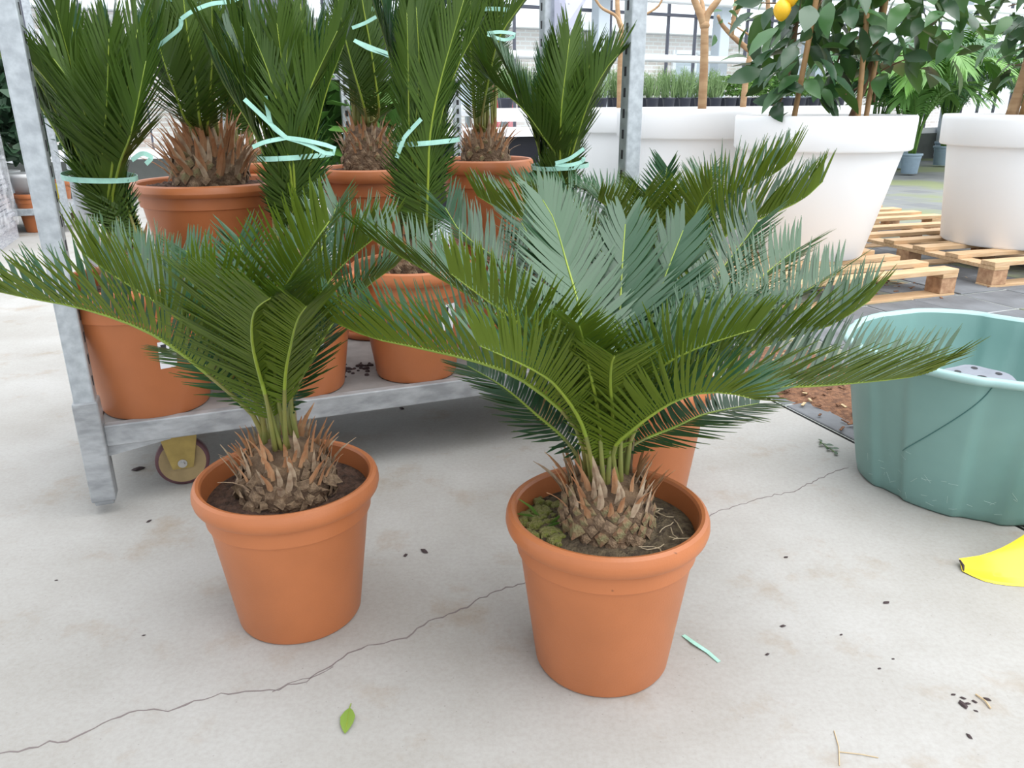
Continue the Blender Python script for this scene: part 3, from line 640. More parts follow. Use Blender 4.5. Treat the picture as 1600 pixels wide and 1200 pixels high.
# ---- C: palm on the floor behind B
LC = (.318, 1.75, 0)
tC, potC, rng = potted_palm('sago palm in terracotta pot half hidden behind the largest palm', LC, .325, .29, .69, 'sago palms on the floor', 23)
trunk(tC, .235, .075, .11, rng, 30, 50, .055)
CC = (.318, 1.75, .35)
fronds_from(tC, LC, CC, [
    ((0.230,1.720,0.521), (0.068,1.710,0.643), (-0.007,1.720,0.670), (-0.072,1.740,0.706), dict(lift=55)),
    ((0.269,1.850,0.523), (0.159,1.950,0.658), (0.010,2.020,0.709), dict(lift=25)),
    ((0.283,1.700,0.539), (0.216,1.610,0.677), (0.169,1.550,0.719), dict(lift=36, Lmax=.11)),
    ((0.332,1.740,0.531), (0.293,1.660,0.676), (0.264,1.580,0.730), dict(lift=34, Lmax=.12)),
    ((0.347,1.780,0.537), (0.342,1.800,0.665), (0.347,1.800,0.760), dict(lift=40, Lmax=.10)),
    ((0.392,1.750,0.528), (0.445,1.740,0.669), (0.533,1.740,0.730), (0.578,1.740,0.759), (0.606,1.750,0.781), dict(lift=58, Lmax=.135)),
    ((0.402,1.720,0.505), (0.470,1.700,0.632), (0.547,1.690,0.668), (0.616,1.690,0.702), (0.658,1.700,0.737), dict(lift=58, Lmax=.135)),
    ((0.367,1.700,0.539), (0.377,1.620,0.688), (0.396,1.580,0.740), dict(lift=36, Lmax=.12)),
    ((0.397,1.850,0.538), (0.448,1.950,0.660), (0.478,2.000,0.724), dict(lift=25)),
    ((0.326,1.880,0.548), (0.256,1.980,0.658), (0.166,2.050,0.694), dict(lift=25)),
], rng, Lmax=.125)
# ================================================================ THE TROLLEY
tr = thing('plant_trolley', 'galvanised steel plant trolley loaded with tied sago palms', 'trolley', TO, YAW)
TL, TD, DZ = 1.35, .54, .208
mb = MB(); mb.box((TL / 2, TD / 2, DZ - .011), (TL - .03, TD - .03, .020)); mb.build('deck', 'deck', tr)
def beam(name, c, d, m='galv_worn', bev=.003): b_ = MB(); b_.box(c, d); return b_.build(name, m, tr, bevel=bev)
beam('front_beam', (TL / 2, .004, DZ - .022), (TL - .05, .026, .052)); beam('back_beam', (TL / 2, TD - .004, DZ - .022), (TL - .05, .026, .052))
beam('side_beam', (.004, TD / 2, DZ - .022), (.026, TD - .05, .052)); beam('side_beam', (TL - .004, TD / 2, DZ - .022), (.026, TD - .05, .052))
gs = MB()
gs.add([(.02, -.004, .135), (.16, -.004, .158), (.16, -.004, .184), (.02, -.004, .184), (.02, .004, .135), (.16, .004, .158), (.16, .004, .184), (.02, .004, .184)],
       [(0, 1, 2, 3), (7, 6, 5, 4), (0, 4, 5, 1), (1, 5, 6, 2), (2, 6, 7, 3), (3, 7, 4, 0)]); gs.build('gusset', 'galv_worn', tr)
for k, (x, y) in enumerate(((0, 0), (TL, 0), (0, TD), (TL, TD))):
    mb = MB(); w_ = .052; mb.box((x, y, .155), (w_, w_, .245)); mb.box((x, y, .028), (w_ * .8, w_ * .8, .012)); sk = mb.build('corner_socket', 'galv_worn', tr, bevel=.004)
    mb = MB(); mb.box((x, y, 1.14), (.043, .043, 1.80)); ps = mb.build('post', 'galv', tr, bevel=.004)
    mb = MB()
    for j in range(33):
        z_ = .32 + j * .05
        for sx in (-1, 1): mb.box((x + sx * .0215, y, z_), (.0016, .010, .022))
    mb.build('slots', 'hole', ps)['kind'] = 'stuff'
for (x, y, a) in ((.172, .085, 0), (TL - .172, .085, 0), (.172, TD - .09, 0), (TL - .172, TD - .09, 0)):
    mb = MB(); mb.lathe([(.054, -.015), (.0625, -.012), (.0635, 0), (.0625, .012), (.054, .015)], 40)
    wv = mb.build('wheel', 'tyre', tr, smooth=True); wv.rotation_euler = (rad(90), 0, a); wv.location = (x, y, .0635)
    mb = MB(); mb.lathe([(.001, -.0155), (.018, -.017), (.02, -.0155), (.052, -.0150), (.0545, -.0152), (.0545, .0152), (.052, .015), (.02, .0155), (.018, .017), (.001, .0155)], 36); mb.build('disc', 'wheel', wv, auto=30)
    mb = MB()
    for sy in (-1, 1):
        yy = sy * .024
        pr = [(-.047, .185), (.047, .185), (.040, .125), (.024, .050), (-.024, .050), (-.040, .125)]
        vs = [(px, yy - .0015, pz) for px, pz in pr] + [(px, yy + .0015, pz) for px, pz in pr]
        mb.add(vs, [(0, 1, 2, 3, 4, 5), (11, 10, 9, 8, 7, 6)] + [(i, (i + 1) % 6, 6 + (i + 1) % 6, 6 + i) for i in range(6)])
    mb.box((0, 0, .1845), (.10, .075, .005))
    fk = mb.build('castor_fork', 'fork', tr); fk.location = (x, y, 0)
    mb = MB(); mb.tube([(0, -.034, .0635), (0, .034, .0635)], .006, 6); mb.tube([(0, -.0275, .0635), (0, -.026, .0635)], .011, 14); mb.build('axle_bolt', 'bolt', fk)

def tpos(u_, w_, z_): q = TO + TU * u_ + TW * w_; return (q.x, q.y, z_)

# ---- palms tied into bundles
def ring_ribbon(t, c, z, r0, tails, wid=.011, tilt=0.04, sq=.8, name='tie_ribbon', ax=0):
    """flat mint tape round the bundle with a knot and loose ends (t-local)"""
    mb = MB(); n = 44; vs = []; fs = []
    for i in range(n):
        a = 2 * PI * i / n; r = r0 * (1 + .05 * math.sin(3 * a + 1))
        x, y = c[0] + r * math.cos(a), c[1] - .012 + r * (sq + .45) * math.sin(a); zz = z + tilt * r0 * 4 * math.cos(a + ax) * .5
        vs += [(x, y, zz - wid / 2), (x, y, zz + wid / 2), (x * 1 + .0012 * math.cos(a), y + .0012 * math.sin(a), zz + wid / 2), (x + .0012 * math.cos(a), y + .0012 * math.sin(a), zz - wid / 2)]
    for i in range(n):
        k = ((i + 1) % n) * 4
        for j in range(4): fs.append((i * 4 + j, k + j, k + (j + 1) % 4, i * 4 + (j + 1) % 4))
    mb.add(vs, fs)
    rb_ = mb.build(name, 'ribbon', t)
    for pts in tails:
        q, _ = spline(pts, 14); m2 = MB(); m2.strip([tuple(v) for v in q], wid * .85, (.15, -1, .35), .001); m2.build('ribbon_end', 'ribbon', rb_)
    return rb_
def tied_palm(label, loc, D, h, group, seed, crown_h, ztie, rtie, length, spread, nf=15, rt=.08, ht=.12, off=(0, 0), rb=.66, tails=(), tilt=.04, nbr=34, nsc=60, soil_z=.86,
              rows=(), tie=True, sq=.8, leanfac=1.0, Lmax=.13, t0=.10):
    """crown_h, ztie: heights above the pot's base; spread: radius of the tips"""
    t, pt, rng = potted_palm(label, loc, D, h, rb, group, seed, soil_z=soil_z)
    zs = h * soil_z
    trunk(t, zs - .015, rt, ht, rng, nbr, nsc, .078 if rt > .09 else .052, b0=.30 if rt > .09 else .45)
    cz = zs + ht * .92; ox, oy = off
    for i in range(nf):
        a = 2.39996 * i + .25 * rng.standard_normal(); f = .35 + .65 * ((i % 5) / 4)
        ca, sa = math.cos(a), math.sin(a); ln = length * (.86 + .2 * rng.random()); sp = spread * f
        st = (ca * .03, sa * .03, cz - .02)
        m1 = (ca * rtie * .55 * f + ox * .5, sa * rtie * .55 * f + oy * .5, cz + (ztie - cz) * .55)
        m2 = (ca * rtie * .62 * f + ox, sa * rtie * .62 * f + oy, ztie)
        top = cz + ln
        m3 = (ca * (rtie * .6 + (sp - rtie * .6) * .42) + ox * leanfac, sa * (rtie * .6 + (sp - rtie * .6) * .42) + oy * leanfac, ztie + (top - ztie) * .55)
        m4 = (ca * sp + ox * leanfac, sa * sp + oy * leanfac, top)
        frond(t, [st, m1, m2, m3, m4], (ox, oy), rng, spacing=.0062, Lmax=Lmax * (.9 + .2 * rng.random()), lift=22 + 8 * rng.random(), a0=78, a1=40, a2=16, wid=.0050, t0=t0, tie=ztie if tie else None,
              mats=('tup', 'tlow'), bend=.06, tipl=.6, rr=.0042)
    for r in rows:
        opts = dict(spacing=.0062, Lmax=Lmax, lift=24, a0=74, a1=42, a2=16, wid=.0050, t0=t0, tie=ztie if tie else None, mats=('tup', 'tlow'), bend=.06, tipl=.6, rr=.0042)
        if isinstance(r[-1], dict): opts.update(r[-1]); r = r[:-1]
        frond(t, [(0, 0, cz)] + [tuple(np.array(q) - np.array(loc)) for q in r], (ox, oy), rng, **opts)
    if tie: ring_ribbon(t, (ox, oy), ztie, rtie, [[np.array(q) - np.array(loc) for q in tl] for tl in tails], tilt=tilt, sq=sq)
    return t, pt
GT = 'tied sago palms on the trolley'
# front row, standing on the deck
L1 = tpos(.135, .125, DZ)
t, pt = tied_palm('tied sago palm on the trolley deck beside the corner post', L1, .37, .315, GT, 31, .42, .54, .070, .46, .19, 14, off=(-.040, 0), rb=.66, tilt=-.05,
    rows=[((-0.900,1.780,0.673), (-0.896,1.750,0.769), (-0.889,1.700,0.852), (-0.922,1.690,0.926), (-0.955,1.680,0.983)), ((-0.898,1.780,0.673), (-0.873,1.730,0.770), (-0.799,1.640,0.889), (-0.762,1.620,1.015)),
          ((-0.893,1.780,0.673), (-0.838,1.730,0.770), (-0.757,1.640,0.847), (-0.698,1.620,0.976)), ((-0.898,1.780,0.673), (-0.884,1.740,0.770), (-0.858,1.660,0.908), (-0.886,1.640,0.983)), ((-0.898,1.780,0.673), (-0.852,1.730,0.770), (-0.770,1.660,0.901), (-0.722,1.660,1.035))],
    tails=[[(-0.784,1.680,0.789), (-0.760,1.680,0.802), (-0.743,1.680,0.794), (-0.756,1.680,0.781)]])
sticker(pt, POTR(.37, .315, .66), rad(-50), .125, .19, .13)
L2 = tpos(.482, .115, DZ)
t, pt = tied_palm('tied sago palm with big mint bow, second pot along the deck from the corner post', L2, .325, .30, GT, 32, .42, .575, .082, .50, .17, 12, off=(.035, 0), tilt=.02, sq=.75,
    rows=[((-0.510,1.880,0.658), (-0.483,1.840,0.791), (-0.465,1.820,0.867), (-0.427,1.820,0.945), (-0.368,1.820,1.043)), ((-0.528,1.880,0.658), (-0.556,1.860,0.765), (-0.589,1.860,0.853), (-0.634,1.860,0.934), (-0.664,1.880,0.994)),
          ((-0.510,1.860,0.661), (-0.498,1.820,0.792), (-0.518,1.820,0.939), (-0.555,1.820,1.060)), ((-0.507,1.860,0.661), (-0.487,1.820,0.792), (-0.486,1.820,0.939), (-0.474,1.830,1.054))],
    tails=[[(-0.493,1.800,0.827), (-0.519,1.790,0.854), (-0.547,1.780,0.885), (-0.569,1.780,0.907)], [(-0.493,1.800,0.827), (-0.519,1.790,0.853), (-0.523,1.785,0.887), (-0.524,1.780,0.913)],
           [(-0.493,1.800,0.827), (-0.446,1.790,0.814), (-0.406,1.790,0.794), (-0.384,1.790,0.796), (-0.390,1.790,0.807), (-0.445,1.790,0.821), (-0.493,1.800,0.827)], [(-0.493,1.800,0.827), (-0.536,1.790,0.819), (-0.566,1.790,0.808)]])
sticker(pt, POTR(.325, .30, .66), rad(-56), .13, .20, .16)
L3 = tpos(.787, .120, DZ)
t, pt = tied_palm('narrow tied sago palm on the deck, third pot from the corner post', L3, .325, .30, GT, 33, .42, .60, .080, .62, .12, 10, off=(.05, 0), tilt=.03, sq=.8,
    rows=[((-0.221,1.980,0.564), (-0.202,1.940,0.695), (-0.189,1.920,0.828), (-0.157,1.910,0.953), (-0.100,1.900,1.116)), ((-0.228,1.980,0.564), (-0.224,1.950,0.694), (-0.223,1.930,0.828), (-0.208,1.920,0.967), (-0.208,1.910,1.098)),
          ((-0.220,2.000,0.561), (-0.200,1.980,0.691), (-0.173,1.970,0.841), (-0.128,1.970,0.969), (-0.073,1.970,1.062)), ((-0.228,1.980,0.564), (-0.231,1.950,0.694), (-0.238,1.930,0.828), (-0.233,1.920,0.968), (-0.229,1.910,1.086), dict(Lmax=.10))],
    tails=[[(-0.247,1.900,0.822), (-0.231,1.900,0.839), (-0.206,1.900,0.863)], [(-0.247,1.900,0.822), (-0.257,1.900,0.801), (-0.267,1.900,0.777)]])
sticker(pt, POTR(.325, .30, .66), rad(-42), .14, .21, .16); sticker(pt, POTR(.325, .30, .66), rad(-138), .17, .24, .15)
L4 = tpos(1.185, .20, DZ)
t, pt = tied_palm('tied sago palm at the trolley end beside the tall right post', L4, .32, .30, GT, 34, .42, .525, .078, .42, .17, 12, off=(.05, 0), tilt=.02, sq=.8,
    rows=[((0.124,2.220,0.612), (0.125,2.150,0.746), (0.085,2.100,0.813), (0.027,2.100,0.886), (-0.041,2.100,0.943), (-0.069,2.120,0.996)), ((0.127,2.220,0.612), (0.129,2.140,0.747), (0.125,2.070,0.867), (0.135,2.060,0.971), (0.143,2.060,1.043)),
          ((0.131,2.220,0.612), (0.155,2.150,0.746), (0.193,2.090,0.890), (0.233,2.080,0.971), (0.264,2.080,1.008)), ((0.131,2.220,0.612), (0.149,2.150,0.746), (0.165,2.090,0.875), (0.200,2.080,1.001))],
    tails=[[(0.113,2.060,0.752), (0.148,2.050,0.764), (0.184,2.050,0.788)], [(0.113,2.060,0.749), (0.148,2.050,0.748), (0.180,2.050,0.757), (0.183,2.050,0.767)]])
# upper row, standing on upturned pots at the back of the deck
def support(label, loc, D, h):
    s_ = thing('upturned_pot', label, 'plant pot', loc, 0, 'upturned pots under the raised palms'); mb = MB()
    mb.lathe([(r_, h - z_) for r_, z_ in pot_profile(D, h, .72)], 40); mb.build('pot', 'terra', s_, auto=38)
GU = 'raised tied sago palms'
U1 = (-.782, 2.10, .470)
support('upturned terracotta pot under the raised palm with the big trunk', (-.782, 2.10, DZ), .30, U1[2] - DZ)
tied_palm('raised sago palm with big shaggy trunk in wide pot, mint ribbon high on its fronds', U1, .400, .242, GU, 41, .3, .655, .075, .66, .12, 14, rt=.094, ht=.135, rb=.72, nbr=120, nsc=70, tilt=-.03, t0=.15, soil_z=.93,
    rows=[((-0.746,1.980,0.858), (-0.736,1.960,0.943), (-0.736,1.950,1.012), (-0.736,1.950,1.079), (-0.733,1.950,1.169)), ((-0.777,1.980,0.858), (-0.782,1.950,0.915), (-0.786,1.930,0.963), (-0.797,1.930,1.024), (-0.803,1.930,1.103)), ((-0.734,2.000,0.857), (-0.705,1.980,0.958), (-0.691,1.980,1.041), (-0.680,1.980,1.147))],
    tails=[[(-0.727,1.900,1.074), (-0.701,1.900,1.089), (-0.657,1.900,1.104), (-0.611,1.900,1.109), (-0.590,1.900,1.119)], [(-0.727,1.900,1.074), (-0.733,1.900,1.056), (-0.766,1.900,1.033), (-0.790,1.900,1.017), (-0.811,1.900,1.001)]])
U4 = (-.80, 2.44, .470)
support('upturned terracotta pot at the back left of the trolley deck', (-.80, 2.44, DZ), .26, U4[2] - DZ)
tied_palm('dark tied sago palm mostly hidden behind the raised big-trunked palm', U4, .33, .27, GU, 44, .3, .62, .07, .50, .14, 9, rt=.06, ht=.09)
U2 = (-.430, 2.44, .400)
support('upturned terracotta pot at the middle back of the trolley deck', (-.430, 2.44, DZ), .26, U2[2] - DZ)
tied_palm('raised sago palm between the two middle tied palms, with mossy brown trunk', U2, .300, .318, GU, 42, .3, .735, .07, .66, .13, 13, rt=.075, ht=.145, tilt=.06, nbr=60, nsc=60, soil_z=.95, t0=.18,
    rows=[((-0.376,2.360,0.865), (-0.376,2.330,0.966), (-0.384,2.320,1.060), (-0.395,2.310,1.157), (-0.399,2.310,1.233)), ((-0.413,2.360,0.866), (-0.422,2.330,0.933), (-0.437,2.320,1.002), (-0.452,2.310,1.095), (-0.462,2.310,1.188))],
    tails=[[(-0.421,2.280,1.086), (-0.386,2.280,1.098), (-0.355,2.280,1.113)], [(-0.418,2.280,1.056), (-0.380,2.270,1.035), (-0.339,2.270,1.022), (-0.298,2.270,1.003), (-0.308,2.270,1.016), (-0.355,2.270,1.032), (-0.418,2.280,1.056)]])
U3 = (-.079, 2.53, .400)
support('upturned terracotta pot at the right back of the trolley deck', (-.079, 2.53, DZ), .26, U3[2] - DZ)
tied_palm('raised sago palm in tall smooth pot near the trolley centre, with rusty brown trunk', U3, .300, .335, GU, 43, .3, .745, .075, .70, .17, 14, rt=.075, ht=.11, tilt=.02, nbr=60, nsc=40, soil_z=.95, t0=.24, off=(.01, 0),
    rows=[((-0.088,2.450,0.845), (-0.061,2.420,0.968), (-0.032,2.400,1.068), (0.026,2.400,1.149), (0.072,2.400,1.205)), ((-0.107,2.450,0.845), (-0.110,2.420,0.968), (-0.113,2.410,1.069), (-0.110,2.400,1.166))],
    tails=[[(-0.063,2.360,1.078), (-0.027,2.360,1.081), (0.015,2.360,1.074), (-0.017,2.360,1.061), (-0.063,2.360,1.075)]])
# paper note on the far right post
pn = thing('paper_note', 'folded lavender paper note fastened to the far right trolley post', 'paper', (0.132,2.585,1.115))
lo_ = Vector(pn.location)
P3 = [Vector(q) - lo_ for q in ((0.131,2.585,1.237), (0.164,2.575,1.235), (0.255,2.600,1.238), (0.161,2.590,1.059), (0.164,2.570,1.111), (0.133,2.585,1.085))]
mb = MB(); dv = Vector((0, .0012, 0))
mb.add(P3 + [q + dv for q in P3], [(0, 1, 4, 5), (1, 2, 3, 4), (11, 10, 7, 6), (10, 9, 8, 7), (2, 8, 9, 3), (3, 9, 10, 4), (4, 10, 11, 5), (5, 11, 6, 0), (0, 6, 7, 1), (1, 7, 8, 2)]); mb.build('sheet', 'paper', pn)
mb = MB()
for a, b in ((0.18, .55), (.34, .40), (.46, .33)):
    q0 = P3[1].lerp(P3[4], a).lerp(P3[2].lerp(P3[3], a), .18); q1 = P3[1].lerp(P3[4], a).lerp(P3[2].lerp(P3[3], a), .18 + b)
    mb.strip([q0 + Vector((0, -.0012, 0)), q1 + Vector((0, -.0012, 0))], .0035, (0, -1, 0), .0004)
mb.build('faint_print', 'inkgrey', pn)
# ================================================================ RIGHT SIDE: TUB, PALLETS, PLANTERS
# ---- big green tub
LT = (1.125, 1.775, 0)
tub = thing('green_tub', 'large weathered green plastic tub with scalloped sides', 'tub', LT)
def tsh(th, z):
    k = 0
    for c_, d_, s_ in ((200, .045, 9), (250, .05, 10), (305, .05, 10), (0, .05, 10), (52, .06, 9), (105, .04, 9), (150, .05, 10)):
        a = ((th * 180 / PI - c_ + 180) % 360) - 180; k += d_ * .8 * math.exp(-(a / s_) ** 6)
    return 1 + .025 * math.cos(4 * th + .5) - 1.35 * k * (1 - .55 * max(0, min(1, (z - .1) / .26)))
mb = MB(); N_ = 240
mb.lathe([(.001, .004), (.20, .004), (.228, 0), (.234, .006), (.240, .03), (.262, .14), (.286, .27), (.300, .352)], N_, shape=tsh)
mb.build('body', 'tub', tub, auto=60)
mb = MB(); mb.lathe([(.300, .346), (.311, .344), (.315, .350), (.314, .358), (.307, .362), (.298, .361), (.292, .352)], N_, shape=tsh, close=False); mb.build('rim', 'tub_rim', tub, smooth=True)
mb = MB(); mb.lathe([(.292, .354), (.284, .30), (.272, .215), (.262, .20), (.250, .12), (.232, .03), (.222, .016), (.001, .014)], N_, shape=tsh); mb.build('inner_wall', 'tub', tub, auto=60)
def on_tub(th, z, e=.0012):
    r_ = np.interp(z, [0, .006, .03, .14, .27, .352], [.228, .234, .240, .262, .286, .300]) * tsh(th, z) + e
    return (r_ * math.cos(th), r_ * math.sin(th), z)
mb = MB(); q = []
for i in range(22):
    f = i / 21; q.append(on_tub(rad(243 - 34 * f), .345 - .21 * f ** .75))
mb.tube(q, .0012, 5); mb.build('score_line', 'tubline', tub)
rs_ = np.random.default_rng(8)
for i in range(30):
    th = rad(185 + 80 * rs_.random()); z_ = .02 + .12 * rs_.random() ** 1.5; ln = .008 + .018 * rs_.random(); an = rs_.normal(.1, .7)
    q = [on_tub(th + k * ln * math.cos(an) / .27, min(.34, max(.01, z_ + k * ln * math.sin(an))), .0004) for k in (0, .5, 1)]
    mb = MB(); mb.tube(q, .0003, 4); mb.build('scratch', 'scratch', tub)
# perforated grey liner lying in the tub
gt = thing('perforated_tray', 'grey perforated pot base leaning inside the green tub', 'pot base', (1.165, 1.83, .232))
gt.rotation_euler = (rad(6), rad(-3), rad(20))
mb = MB(); mb.lathe([(.001, .020), (.060, .020), (.070, .014), (.085, .014), (.092, .008), (.088, -.10), (.084, -.10), (.086, .004), (.070, .010), (.001, .012)], 48, shape=lambda th, z: 1 + .05 * math.cos(6 * th)); mb.build('base', 'grey_tray', gt, auto=35)
for k in range(7):
    a = k * PI / 3; r_ = .055 if k < 6 else 0; mb = MB(); mb.disc(.008 if k < 6 else .012, .0208, 14, (r_ * math.cos(a), r_ * math.sin(a), 0)); mb.build('drain_hole', 'hole', gt)
# what the liner stands on: an inverted pot in the tub
iv = thing('inverted_pot', 'grey pot standing upside down inside the green tub', 'plant pot', (1.165, 1.83, .0165)); mb = MB(); mb.lathe([(.105, 0), (.108, .008), (.072, .207), (.066, .212), (.001, .212)], 36); mb.build('pot', 'grey_tray', iv, auto=35)

# ---- yellow plastic scoop
ys = thing('yellow_scoop', 'yellow curved plastic shell lying on the concrete in front of the tub', 'plastic piece', (1.015,1.361,-0.000))
yl = Vector(ys.location)
top = [Vector(q) - yl for q in ((0.915,1.385,0.012), (0.966,1.385,0.022), (1.015,1.380,0.055), (1.073,1.380,0.113), (1.168,1.400,0.199))]
bot = [Vector(q) - yl for q in ((0.908,1.359,0.003), (0.936,1.324,0.001), (0.989,1.308,0.001), (1.064,1.308,0.001), (1.208,1.315,0.001))]
A_, _ = spline(top, 16); B_, _ = spline(bot, 16); mb = MB(); vs = []; K = 8
for off in (0, .004):
    for i in range(16):
        for j in range(K + 1):
            f = j / K; c = A_[i] * (1 - f) + B_[i] * f; bulge = .05 * math.sin(PI * f) * (i / 15) ** .7
            c = c + np.array([.25, 1.0, .25]) * bulge * .9 + np.array([.2, 1, .3]) * off; c[2] = max(c[2], .0008 + off); vs.append(tuple(c))
fs = []; m_ = 16 * (K + 1)
for i in range(15):
    for j in range(K):
        a = i * (K + 1) + j; fs.append((a, a + 1, a + K + 2, a + K + 1)); fs.append((m_ + a + K + 1, m_ + a + K + 2, m_ + a + 1, m_ + a))
    for j in (0, K):
        a = i * (K + 1) + j; fs.append((a, a + K + 1, m_ + a + K + 1, m_ + a))
for j in range(K): fs.append((j, m_ + j, m_ + j + 1, j + 1)); a = 15 * (K + 1) + j; fs.append((a, a + 1, m_ + a + 1, m_ + a))
mb.add(vs, fs); mb.build('shell', 'yellow', ys, auto=50)
mb = MB(); mb.tube([Vector(A_[0]) + Vector((-.001, -.002, .001)), Vector(A_[0]).lerp(Vector(B_[0]), .5) + Vector((.003, -.003, .001)), Vector(B_[0]) + Vector((.002, -.001, .002))], [.002, .003, .0015], 5); tag(mb.build('gnawed_tip', 'debris', ys), 'brown chewed tip')

# ---- pallets
def pallet(label, corner, yaw, L=1.2, W=1.0, nboards=5, seed=0, z0=-.012):
    t = thing('wooden_pallet', label, 'pallet', (corner[0], corner[1], z0), yaw, 'wooden pallets'); rng = np.random.default_rng(seed)
    for k in range(nboards):                     # top deck boards run along x
        y = .045 + (W - .09) * k / (nboards - 1); mb = MB(); mb.box((-L / 2, y, .128), (L, .085 + .006 * rng.random(), .022)); mb.build('deck_board', 'wood', t, bevel=.002)
    for x in (-.05, -L / 2, -L + .05):
        mb = MB(); mb.box((x, W / 2, .107), (.095, W, .020)); mb.build('stringer_board', 'wood', t, bevel=.002)
        for y in (.05, W / 2, W - .05): mb = MB(); mb.box((x, y, .0585), (.095, .095, .077)); mb.build('block', 'woodend', t, bevel=.003)
    for y in (.05, W / 2, W - .05): mb = MB(); mb.box((-L / 2, y, .010), (L, .095, .020)); mb.build('bottom_board', 'wood', t, bevel=.002)
    return t
pallet('pallet with its front corner free, under the nearest white planter', (2.182,3.771,0.000), rad(20), 1.2, 1.0, 6, 1)
pallet('pallet under the white planter at the right edge', (2.445+1.2*math.cos(rad(17)), 3.921+1.2*math.sin(rad(17)), 0), rad(17), 1.2, 1.25, 6, 2)
pallet('farthest pallet, its corner showing between the two white planters', (3.097,5.674,0.000), rad(17), 1.2, .9, 5, 3)

# ---- white planters and their trees
def planter(t, D, h, rb):
    R = D / 2; mb = MB()
    mb.lathe([(.001, .01), (rb - .02, .01), (rb, .0), (rb + .01, .01), (R * .895, h - .175), (R * .90, h - .165), (R * .975, h - .163), (R * .99, h - .155), (R, h - .03), (R * .998, h - .008), (R * .985, h), (R * .965, h), (R * .955, h - .01), (R * .935, h - .14)], 72)
    mb.build('planter', 'white', t, auto=40)
    mb = MB(); mb.disc(R * .95, h - .045, 48, rings=4); mb.build('soil', 'soil', t)
def leaf_mesh(L, W, m, fold=.25, curl=.25):
    mb = MB(); vs = []
    for a, wv in ((0, .06), (.18, .62), (.42, 1.0), (.68, .82), (.88, .38), (1.0, .02)):
        for s_ in (-1, 0, 1): vs.append((s_ * W / 2 * wv, L * a, -curl * L * a * a + (abs(s_) * fold * W / 2 * wv)))
    fs = []
    for i in range(5):
        for j in range(2): k = i * 3 + j; fs.append((k, k + 1, k + 4, k + 3))
    mb.add(vs, fs); return mb.mesh('leaf', m, smooth=True)
LEAF = [leaf_mesh(.125, .062, 'citrus'), leaf_mesh(.105, .056, 'citrus', .3, .4), leaf_mesh(.115, .058, 'citrus_dark', .2, .15), leaf_mesh(.09, .05, 'citrus_dark', .3, .3)]
def scatter_leaves(t, centre, ext, n, rng, sc=1.0, meshes=LEAF):
    for i in range(n):
        while True:
            v = rng.uniform(-1, 1, 3)
            if v @ v < 1: break
        o = link('leaf', meshes[int(rng.integers(0, len(meshes)))], t); o.location = (centre[0] + v[0] * ext[0], centre[1] + v[1] * ext[1], centre[2] + v[2] * ext[2])
        s_ = sc * (.8 + .4 * rng.random()); o.scale = (s_, s_, s_)
        yaw = math.atan2(v[1], v[0]) - PI / 2 + rng.normal(0, .8)
        o.rotation_euler = (rng.normal(-.55, .45), rng.normal(0, .5), yaw)
def lemon(t, loc, s_=.034):
    mb = MB(); mb.lathe([(.001, -1.25), (.25, -1.15), (.55, -.95), (.85, -.5), (1, 0), (.88, .5), (.6, .9), (.25, 1.18), (.001, 1.3)], 16)
    mb.v = [(x * s_, y * s_, z * s_) for x, y, z in mb.v]; o = mb.build('lemon', 'lemon', t, smooth=True); o.location = loc; return o
def branch(t, pts, r0, r1, name='branch', m='twig', n=8):
    q, _ = spline(pts, 14); mb = MB(); mb.tube([tuple(v) for v in q], [r0 + (r1 - r0) * i / 13 for i in range(14)], n); return mb.build(name, m, t, smooth=True)
GPL = 'trees in white planters'
PN = (1.60, 4.22, .127); HN = .705
t = thing('potted_lemon_tree', 'leafy lemon tree with yellow fruit in the nearest white planter', 'potted tree', PN, 0, GPL)
planter(t, .875, HN, .26); rng = np.random.default_rng(61)
zs_ = HN - .05
for x0, x1, y0, top_ in ((-.30, -.20, -.05, 1.0), (.12, .22, -.02, 1.15)):
    branch(t, [(x0, y0, zs_), ((x0 + x1) / 2 + .03, y0, zs_ + top_ * .3), (x1, y0 + .02, zs_ + top_)], .017, .009, 'stem', 'twig')
for x0, x1, y0 in ((-.225, -.12, -.2), (.10, .05, -.18), (.17, .22, -.1)):
    mb = MB(); q0, q1 = Vector((x0, y0, zs_)), Vector((x1, y0 + .03, zs_ + 1.15)); pp = []; rr_ = []
    for k in range(6):
        for e, w_ in ((.0, .0135), (.02, .0135), (.03, .0155), (.04, .0135)): pp.append(q0.lerp(q1, (k + e * 3) / 6)); rr_.append(w_)
    mb.tube(pp, rr_, 8); mb.build('bamboo_stake', 'bamboo', t, smooth=True)
for k in range(16):
    b0 = np.array([rng.uniform(-.3, .3), rng.uniform(-.2, .2), zs_ + rng.uniform(.1, .7)]); b1 = b0 + np.array([rng.uniform(-.3, .3), rng.uniform(-.25, .2), rng.uniform(0, .25)])
    branch(t, [b0, (b0 + b1) / 2 + [0, 0, .02], b1], .006, .003, 'branch', 'twig', 5)
scatter_leaves(t, (-.20, -.14, zs_ + .42), (.26, .30, .38), 115, rng, 1.38); scatter_leaves(t, (.30, -.10, zs_ + .52), (.28, .28, .36), 110, rng, 1.38); scatter_leaves(t, (.05, .05, zs_ + .62), (.45, .3, .35), 70, rng, 1.3)
for q in ((-.355, -.27, 1.165), (-.318, -.27, 1.225)): lemon(t, q, .040)
PR = (2.90, 4.58, .127)
t = thing('potted_citrus_tree', 'dark leafy citrus tree in the white planter cut off by the right edge', 'potted tree', PR, 0, GPL)
planter(t, .90, .70, .345); rng = np.random.default_rng(62); zs_ = .65
